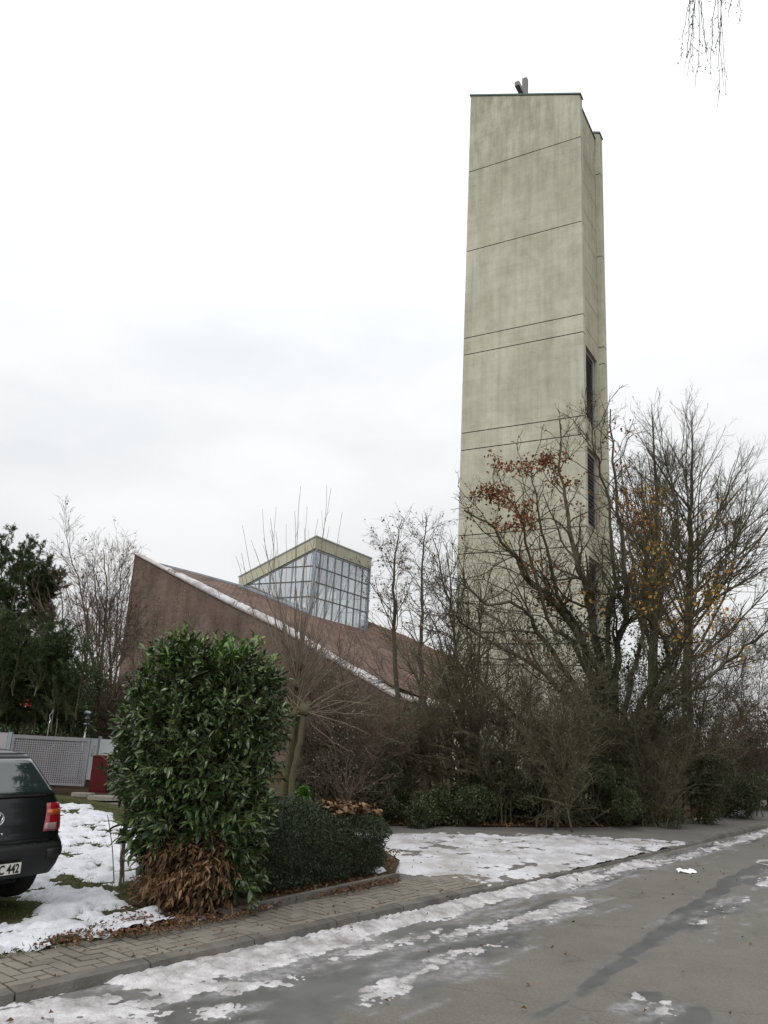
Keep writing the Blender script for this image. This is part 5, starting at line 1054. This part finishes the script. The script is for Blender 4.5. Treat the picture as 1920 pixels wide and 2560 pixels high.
# light line along the rear roof edge (lip)
mb = MB(); mb.tube([car_w(*rp_t(1.392, t, .012)) for t in np.linspace(0, 1.9, 22)], .011, 6); mb.tube([(lambda q: car_w(-q[0], q[1], q[2]))(rp_t(1.392, t, .012)) for t in np.linspace(0, 1.9, 22)], .011, 6); mb.build('roof_edge', M['paint'], car, True)
for sg in (1, -1):
    lo_ = lambda f: .80+.09*f; hi_ = lambda f: 2.15-.10*f
    tl = patch('tail_light', .69, .945, lo_, hi_, M['lamp_red'], car, .011, 12, 8, sg)
    patch('indicator', .835, .885, lambda f: lo_(.58+.2*f)+.02, lambda f: hi_(.7)-.02, M['lamp_orange'], tl, .015, 10, 2, sg)
    patch('reversing_light', .705, .765, lambda f: lo_(.06+.2*f)+.02, lambda f: 1.12, M['lamp_clear'], tl, .015, 6, 3, sg)
# bumper strip recess lines
patch('bumper_strip', .455, .535, c_(.85), c_(2.5), M['bumper'], car, .010, 12, 4); patch('bumper_strip', .455, .535, c_(.85), c_(2.5), M['bumper'], car, .010, 12, 4, -1)
# number plate
def on_rear(x, z, off=.0):
    W_ = np.interp(z, zl, wl); xf = W_-RC; p = rp_t(z, abs(x)/xf, off, 1 if x >= 0 else -1); return np.array(car_w(*p))
PZ = .405; B3v = np.array((B[0], B[1], 0)); A3v = np.array((A[0], A[1], 0))
pc = np.array(car_w(0, -.028, PZ)); mb = MB()
q = [pc-B3v*.22-Z3*.047, pc+B3v*.22-Z3*.047, pc+B3v*.22+Z3*.047, pc-B3v*.22+Z3*.047]; mb.prism([v+A3v*.045 for v in q], q); pl_ = mb.build('number_plate', M['plate_black'], car)
mb = MB(); q = [pc-B3v*.216-Z3*.043-A3v*.002, pc+B3v*.216-Z3*.043-A3v*.002, pc+B3v*.216+Z3*.043-A3v*.002, pc-B3v*.216+Z3*.043-A3v*.002]; mb.prism([v+A3v*.001 for v in q], q); mb.build('plate_face', M['plate_white'], pl_)
def text_mesh(name, s, size, origin, right, up_, mt, par, ext=.0015, sx=1.0, bold=0.0, align='RIGHT'):
    cu_ = bpy.data.curves.new(name, 'FONT'); cu_.body = s; cu_.size = size; cu_.extrude = ext; cu_.align_x = align; cu_.offset = bold; cu_.resolution_u = 4
    ot = bpy.data.objects.new(name, cu_); C.objects.link(ot); dg = bpy.context.evaluated_depsgraph_get(); me = bpy.data.meshes.new_from_object(ot.evaluated_get(dg)); bpy.data.objects.remove(ot)
    r_ = Vector(right); u_ = Vector(up_); n_ = r_.cross(u_); o_ = Vector(origin)
    for v in me.vertices: v.co = o_+r_*(v.co.x*sx)+u_*v.co.y+n_*v.co.z
    me.materials.clear(); me.materials.append(mt); o = bpy.data.objects.new(name, me); C.objects.link(o); o.parent = par; o.matrix_parent_inverse = Matrix.Translation(parent_loc(par)).inverted(); return o
text_mesh('plate_lettering', 'C 442', .098, pc+B3v*.200-Z3*.034-A3v*.0035, B3v, Z3, M['plate_black'], pl_, .001, .78, .0022)
# emblem: ring with a V over a W
ec = np.array(car_w(0, float(rp_t(.835, 0)[1])-.016, .835)); tilt = unit((Z3+A3v*.2)[None])[0]
def em(u_, v_): return ec+B3v*u_+tilt*v_
mb = MB(); mb.tube([em(.048*math.cos(a_), .048*math.sin(a_)) for a_ in np.linspace(0, 2*math.pi, 33)], .006, 6, False)
for pts in ([(-.020, .043), (0, .006), (.020, .043)], [(-.042, .022), (-.020, -.040), (0, -.006), (.020, -.040), (.042, .022)]): 
    for i in range(len(pts)-1): mb.tube([em(*pts[i]), em(*pts[i+1])], .006, 6)
mb.build('emblem', M['chrome'], gate, True)
bp_ = np.array(car_w(*rp_t(.855, .93, .010))); text_mesh('engine_badge', '1.6', .034, bp_, B3v, tilt, M['chrome'], gate, .002, 1.0, .001, 'CENTER')
lk = MB(); lc = np.array(car_w(*rp_t(.70, .08, .010))); lk.tube([lc+A3v*.01, lc-A3v*.006], .010, 10); lk.build('lock', M['chrome'], gate, True)
ex = MB(); e0 = np.array(car_w(.34, .14, .27)); ex.tube([e0+A3v*.3, e0], .016, 10); ex.build('exhaust', M['rubber'], car, True)
for (x_, y_) in ((.74, .72), (-.74, .72), (.74, 3.23), (-.74, 3.23)):
    V = []; F = []; prof_ = [(-.10, .19), (-.10, .28), (-.085, .308), (-.05, .318), (.05, .318), (.085, .308), (.10, .28), (.10, .19)]; nn_ = 40; kq = len(prof_)
    for i in range(nn_):
        a_ = 2*math.pi*i/nn_
        for (px_, r_) in prof_: V.append(car_w(x_+px_, y_+r_*math.cos(a_), .318+r_*math.sin(a_)-0.0))
    for i in range(nn_):
        for k in range(kq-1): F.append([i*kq+k, i*kq+k+1, ((i+1) % nn_)*kq+k+1, ((i+1) % nn_)*kq+k])
    wh = mk('wheel', V, [np.array(F)], M['tyre'], car, True)
    mb = MB(); mb.tube([car_w(x_-.07, y_, .318), car_w(x_+.07, y_, .318)], .165, 24); mb.build('rim', M['rim'], wh, False)
# side windows and underside, for views from the side
for sg in (1, -1):
    mb = MB(); q = []
    for (y_, z_) in ((.62, 1.05), (2.75, 1.05), (2.22, 1.34), (.78, 1.34)):
        W_ = np.interp(z_, zl, wl)+.006; q.append(car_w(sg*W_, y_, z_))
    mb.add(q+[tuple(np.array(v)-B3v*sg*.012) for v in q], [[0, 1, 2, 3], [7, 6, 5, 4], [0, 4, 5, 1], [1, 5, 6, 2], [2, 6, 7, 3], [3, 7, 4, 0]]); mb.build('side_window', M['carglass'], car)
mb = MB(); mb.box(-.72, .72, .5, 3.9, .17, .26, fr=car_w); mb.build('underbody', M['rubber'], car)

# ================================================================ FENCE, GATE, BOXES
FW = at(285, 1975, 20.4)[:2]; z_top = onplane(288, 1850, FW, A)[1]
def fw(s, d, z): p = FW+A*s+B*d; return (p[0], p[1], z)
s240 = onplane(243, 1900, FW, A)[0]; s102 = onplane(103, 1830, FW, A)[0]; s168 = onplane(168, 1835, FW, A)[0]; s36 = onplane(36, 1822, FW, A)[0]
fence = empty('panel_fence', fw(2, 0, LZ), 'fence of smooth pale grey-white panels between steel posts', 'fence')
edges = [s240-4.2, s240-2.1, s240, s168, s102, s36, s36+1.7, s36+3.4]
edges = sorted(edges)
for i in range(len(edges)-1):
    a0, a1 = edges[i]+.03, edges[i+1]-.03; mb = MB(); mb.box(a0, a1, -.012, .012, LZ+.06, z_top+(.04 if i > 3 else 0), fr=fw); mb.build('panel', M['white_panel'], fence)
for e_ in edges:
    mb = MB(); mb.box(e_-.027, e_+.027, -.035, .035, LZ, z_top+.06, fr=fw); mb.build('post', M['metal_grey'], fence)
mb = MB(); 
mb.tube([fw(s240+.12, -.03, z_top-.18), fw(s240+.12, -.09, z_top-.18), fw(s240+.12, -.09, z_top-.42), fw(s240+.12, -.03, z_top-.42)], .012, 6); mb.build('handle', M['metal_grey'], fence, True)
# red planter behind the fence
rb0 = at(134, 1836, 21.6); mb = MB(); rz0 = rb0[2]
for (x0, x1, y0, y1) in ((-.38, .38, -.16, -.13), (-.38, .38, .13, .16), (-.38, -.35, -.13, .13), (.35, .38, -.13, .13)): mb.box(rb0[0]+x0, rb0[0]+x1, rb0[1]+y0, rb0[1]+y1, LZ, rz0+.04)
tag(mb.build('planter', M['red'], None), 'red planter box whose top shows above the fence behind the perforated gate', 'planter')
# perforated gate panel in front
YG = 18.7; g0 = at(34, 1836, YG); g1 = at(231, 1846, YG+.15); gb = at(214, 1982, YG); gx0, gx1 = g0[0], g1[0]-.03; gz1 = (g0[2]+g1[2])/2; gz0 = LZ+.07
gate_p = empty('perforated_gate', ((gx0+gx1)/2, YG, LZ), 'low grey gate of perforated sheet metal in front of the white fence', 'gate')
def gp(x, z, d=0): return (x, YG+(x-gx0)/(gx1-gx0)*.15+d, z)
cs = .048; nx_ = int((gx1-gx0-.1)/cs); nz_ = int((gz1-gz0-.08)/cs); ox = gx0+.05; oz = gz0+.04; hs = cs*.26; V = []; F = []; n = 0
for j in range(nz_):
    for i in range(nx_):
        x0, z0 = ox+i*cs, oz+j*cs; xc_, zc_ = x0+cs/2, z0+cs/2
        V += [gp(x0, z0), gp(x0+cs, z0), gp(x0+cs, z0+cs), gp(x0, z0+cs), gp(xc_-hs, zc_-hs), gp(xc_+hs, zc_-hs), gp(xc_+hs, zc_+hs), gp(xc_-hs, zc_+hs)]
        V += [gp(xc_-hs, zc_-hs, .02), gp(xc_+hs, zc_-hs, .02), gp(xc_+hs, zc_+hs, .02), gp(xc_-hs, zc_+hs, .02)]
        F += [[n+k, n+(k+1) % 4, n+4+(k+1) % 4, n+4+k] for k in range(4)]+[[n+4+k, n+4+(k+1) % 4, n+8+(k+1) % 4, n+8+k] for k in range(4)]; n += 12
mk('perforated_sheet', V, [np.array(F)], M['perf'], gate_p)
mb = MB(); xe, ze = ox+nx_*cs, oz+nz_*cs
for (x0, x1, z0, z1) in ((gx0-.01, ox, gz0, gz1), (xe, xe+.05, gz0, gz1), (ox+.001, xe-.001, ze, gz1), (ox+.001, xe-.001, gz0, oz)):
    mb.prism([gp(x0, z0, -.02), gp(x1, z0, -.02), gp(x1, z0, .03), gp(x0, z0, .03)], [gp(x0, z1, -.02), gp(x1, z1, -.02), gp(x1, z1, .03), gp(x0, z1, .03)])
mb.build('frame', M['perf'], gate_p)
# second gate leaf at the very edge, post between
l0, l1 = at(-90, 1830, YG+.1), at(24, 1832, YG+.05); mb = MB(); mb.box(l0[0], l1[0], YG-.02, YG+.02, LZ+.08, l1[2]); gl = mb.build('metal_panel', mat('pale_panel', (.36, .32, .34), .5, .4, var=(.31, .28, .30), vs=2), None); tag(gl, 'plain pale grey panel left of the perforated gate', 'panel')
mb = MB(); mb.box(l1[0]+.01, gx0-.02, YG-.03, YG+.04, LZ, gz1+.05); tag(mb.build('gate_post', M['metal_blue'], None), 'square grey post between the plain panel and the perforated gate', 'post')
# thin wires standing at the gate
for nm, pts, lab, mt in (('curly_wire', [(119, 1838), (122, 1815), (126, 1805), (124, 1790), (130, 1782), (134, 1774)], 'curly white wire rising above the perforated gate', 'chrome'), ('plant_stick', [(134, 1900), (139, 1838), (142, 1815), (143, 1797)], 'thin straight brown stick leaning above the perforated gate', 'twig_pale')):
    P = pxl(pts, YG+.5); P[0] = np.array((P[0][0], P[0][1], LZ)); tag(tubes(nm, [(*limbs([(P, .013, .009)], 24), 5)], M[mt], None), lab, 'wire' if nm == 'curly_wire' else 'stick')
# dark red cabinet
YR = 18.3; a0 = at(219, 1990, YR); a1 = at(262, 1992, YR); rt = at(227, 1889, YR)[2]
rx = empty('red_cabinet', ((a0[0]+a1[0])/2, YR+.2, LZ), 'dark red upright metal box beside the perforated gate', 'cabinet'); mb = MB()
mb.box(a0[0], a1[0], YR, YR+.38, LZ, rt-.02); mb.build('body', M['red_box'], rx); mb = MB(); mb.box(a0[0]-.012, a1[0]+.012, YR-.012, YR+.392, rt-.017, rt+.006); mb.build('lid', M['red_box'], rx)
mb = MB(); mb.box(a0[0]+.02, a1[0]-.02, YR-.010, YR-.001, LZ+.04, rt-.05); mb.build('door', M['red_box'], rx)
# stepping stones
for i, (x, y, r) in enumerate(((262, 1996, .32), (208, 1988, .22))):
    c_s = g(x, y, LZ); rg = np.random.RandomState(i+3); pts = [(c_s[0]+r*(1+.15*rg.rand())*math.cos(t), c_s[1]+r*.8*(1+.15*rg.rand())*math.sin(t)) for t in np.linspace(0, 2*math.pi, 12)[:-1]]
    mb = MB(); mb.prism([(*p, LZ-.02) for p in pts], [(c_s[0]+(p[0]-c_s[0])*.95, c_s[1]+(p[1]-c_s[1])*.95, LZ+.045) for p in pts]); tag(mb.build('flat_stone', M['stone'], None), ('large flat grey stone in front of the dark red box', 'small flat grey stone under the corner of the perforated gate')[i], 'stone')
# garden lamp behind the fence
gl_ = at(217, 1795, 21); lamp = empty('garden_lamp', (gl_[0], gl_[1], LZ), 'stainless steel garden post lamp behind the fence', 'lamp'); z1_ = at(217, 1779, 21)[2]; zb_ = at(217, 1811, 21)[2]
mb = MB(); mb.tube([(gl_[0], gl_[1], LZ), (gl_[0], gl_[1], zb_)], .035, 10); mb.build('pole', M['chrome'], lamp, True)
mb = MB(); mb.tube([(gl_[0], gl_[1], zb_), (gl_[0], gl_[1], zb_+.03)], .09, 16); mb.build('collar', M['chrome'], lamp); mb = MB(); mb.tube([(gl_[0], gl_[1], (z1_+zb_)/2-.01), (gl_[0], gl_[1], (z1_+zb_)/2+.01)], .08, 16); mb.build('collar', M['chrome'], lamp)
mb = MB(); mb.tube([(gl_[0], gl_[1], zb_+.031), (gl_[0], gl_[1], z1_-.05)], .06, 14, True); mb.build('lamp_glass', M['window_dark'], lamp, True)
mb = MB(); mb.tube([(gl_[0], gl_[1], z1_-.05), (gl_[0], gl_[1], z1_-.01), (gl_[0], gl_[1], z1_+.02)], [.085, .085, .04], 16); mb.build('cap', M['snow'], lamp, True)
# red flowers on the rhododendron
fc = at(67, 1762, 19.9); rg = np.random.RandomState(5); p = fc+rg.normal(0, .05, (40, 3)); tag(leaves('red_flowers', p, rdir(40, rg), .06, .05, leafm('petal_red', [(.30, .03, .05), (.2, .02, .03), (.35, .06, .08)]), None, rg), 'small cluster of red flowers on the dark bush at the left', 'flowers', kind='stuff')
# edging stones between hedge bed and pavement
ep = [g(560, 2290, .1), g(1000, 2193, .1)]; dv = ep[1]-ep[0]; Lg = np.linalg.norm(dv); dv /= Lg; nv = np.array((-dv[1], dv[0])); s = 0; mb = MB()
while s < Lg-.1:
    ln = min(.98, Lg-s); q0, q1 = ep[0]+dv*(s+.006), ep[0]+dv*(s+ln-.006); hh = LZ+.055; mb.prism([(*q0, .02), (*q1, .02), (*(q1+nv*.07), .02), (*(q0+nv*.07), .02)], [(*q0, hh), (*q1, hh), (*(q1+nv*.065), hh), (*(q0+nv*.065), hh)]); s += ln
tag(mb.build('bed_edging', M['kerb']), kind='structure')
# small snow heaps along the edging
def heap_h(X_, Y_):
    r = np.full(X_.shape, -9.)
    for (x, y, rr) in ((700, 2262, .05), (735, 2266, .05), (790, 2248, .06), (820, 2240, .05), (846, 2236, .07), (880, 2228, .06), (905, 2222, .09), (945, 2216, .09), (968, 2210, .07), (655, 2268, .10), (690, 2256, .08), (730, 2256, .06), (600, 2288, .06), (480, 2312, .16), (540, 2300, .12), (430, 2320, .14), (940, 2172, .12), (600, 2268, .05)):
        q = toSW(g(x, y, .13)); r = np.maximum(r, rr-np.hypot((X_-q[0])*.7, (Y_-q[1])*1.2))
    m = r*9+1.4*(fbm(X_*9, Y_*12, 7, 4)-.5); return .09+.055*sm(m, 0, .9)-.03*sm(-m, 0, .1)+.02*(fbm(X_*22, Y_*22, 9, 3)-.5)
tag(grid('snow_heaps', np.arange(-1.5, 4, .018), np.arange(.65, 1.8, .018), heap_h, M['snow'], cull=.094), 'small white lumps of snow along the edging stones', 'snow', kind='stuff')
# painted mark and scrap of paper on the road
mk_p = [g(x, y, 0) for x, y in ((1888, 2157), (1896, 2150), (1990, 2146), (1990, 2152), (1902, 2155), (1896, 2158), (1960, 2168), (1955, 2173))]
mb = MB(); mb.add([(*p, .005) for p in mk_p], [[0, 1, 2, 3, 4, 5], [0, 5, 6, 7]]); tag(mb.build('road_marking', mat('road_paint', (.42, .41, .36), .7, .3, var=(.30, .29, .26), vs=9)), kind='structure')
rg = np.random.RandomState(8); cs_ = g(1716, 2183, 0); V = []; F = []
for j in range(4):
    for i in range(9): V.append((cs_[0]-.13+.033*i, cs_[1]+.035*(j-1.5)+.02*math.sin(i*1.1), .008+.03*abs(math.sin(i*1.3+j))*rg.rand()+.01*j))
F = [[j*9+i, j*9+i+1, (j+1)*9+i+1, (j+1)*9+i] for j in range(3) for i in range(8)]
tag(mk('paper_scrap', V, [np.array(F)], mat('white_paper', (.75, .75, .76), .7, .2), None), 'crumpled white strip of paper lying on the asphalt', 'paper')
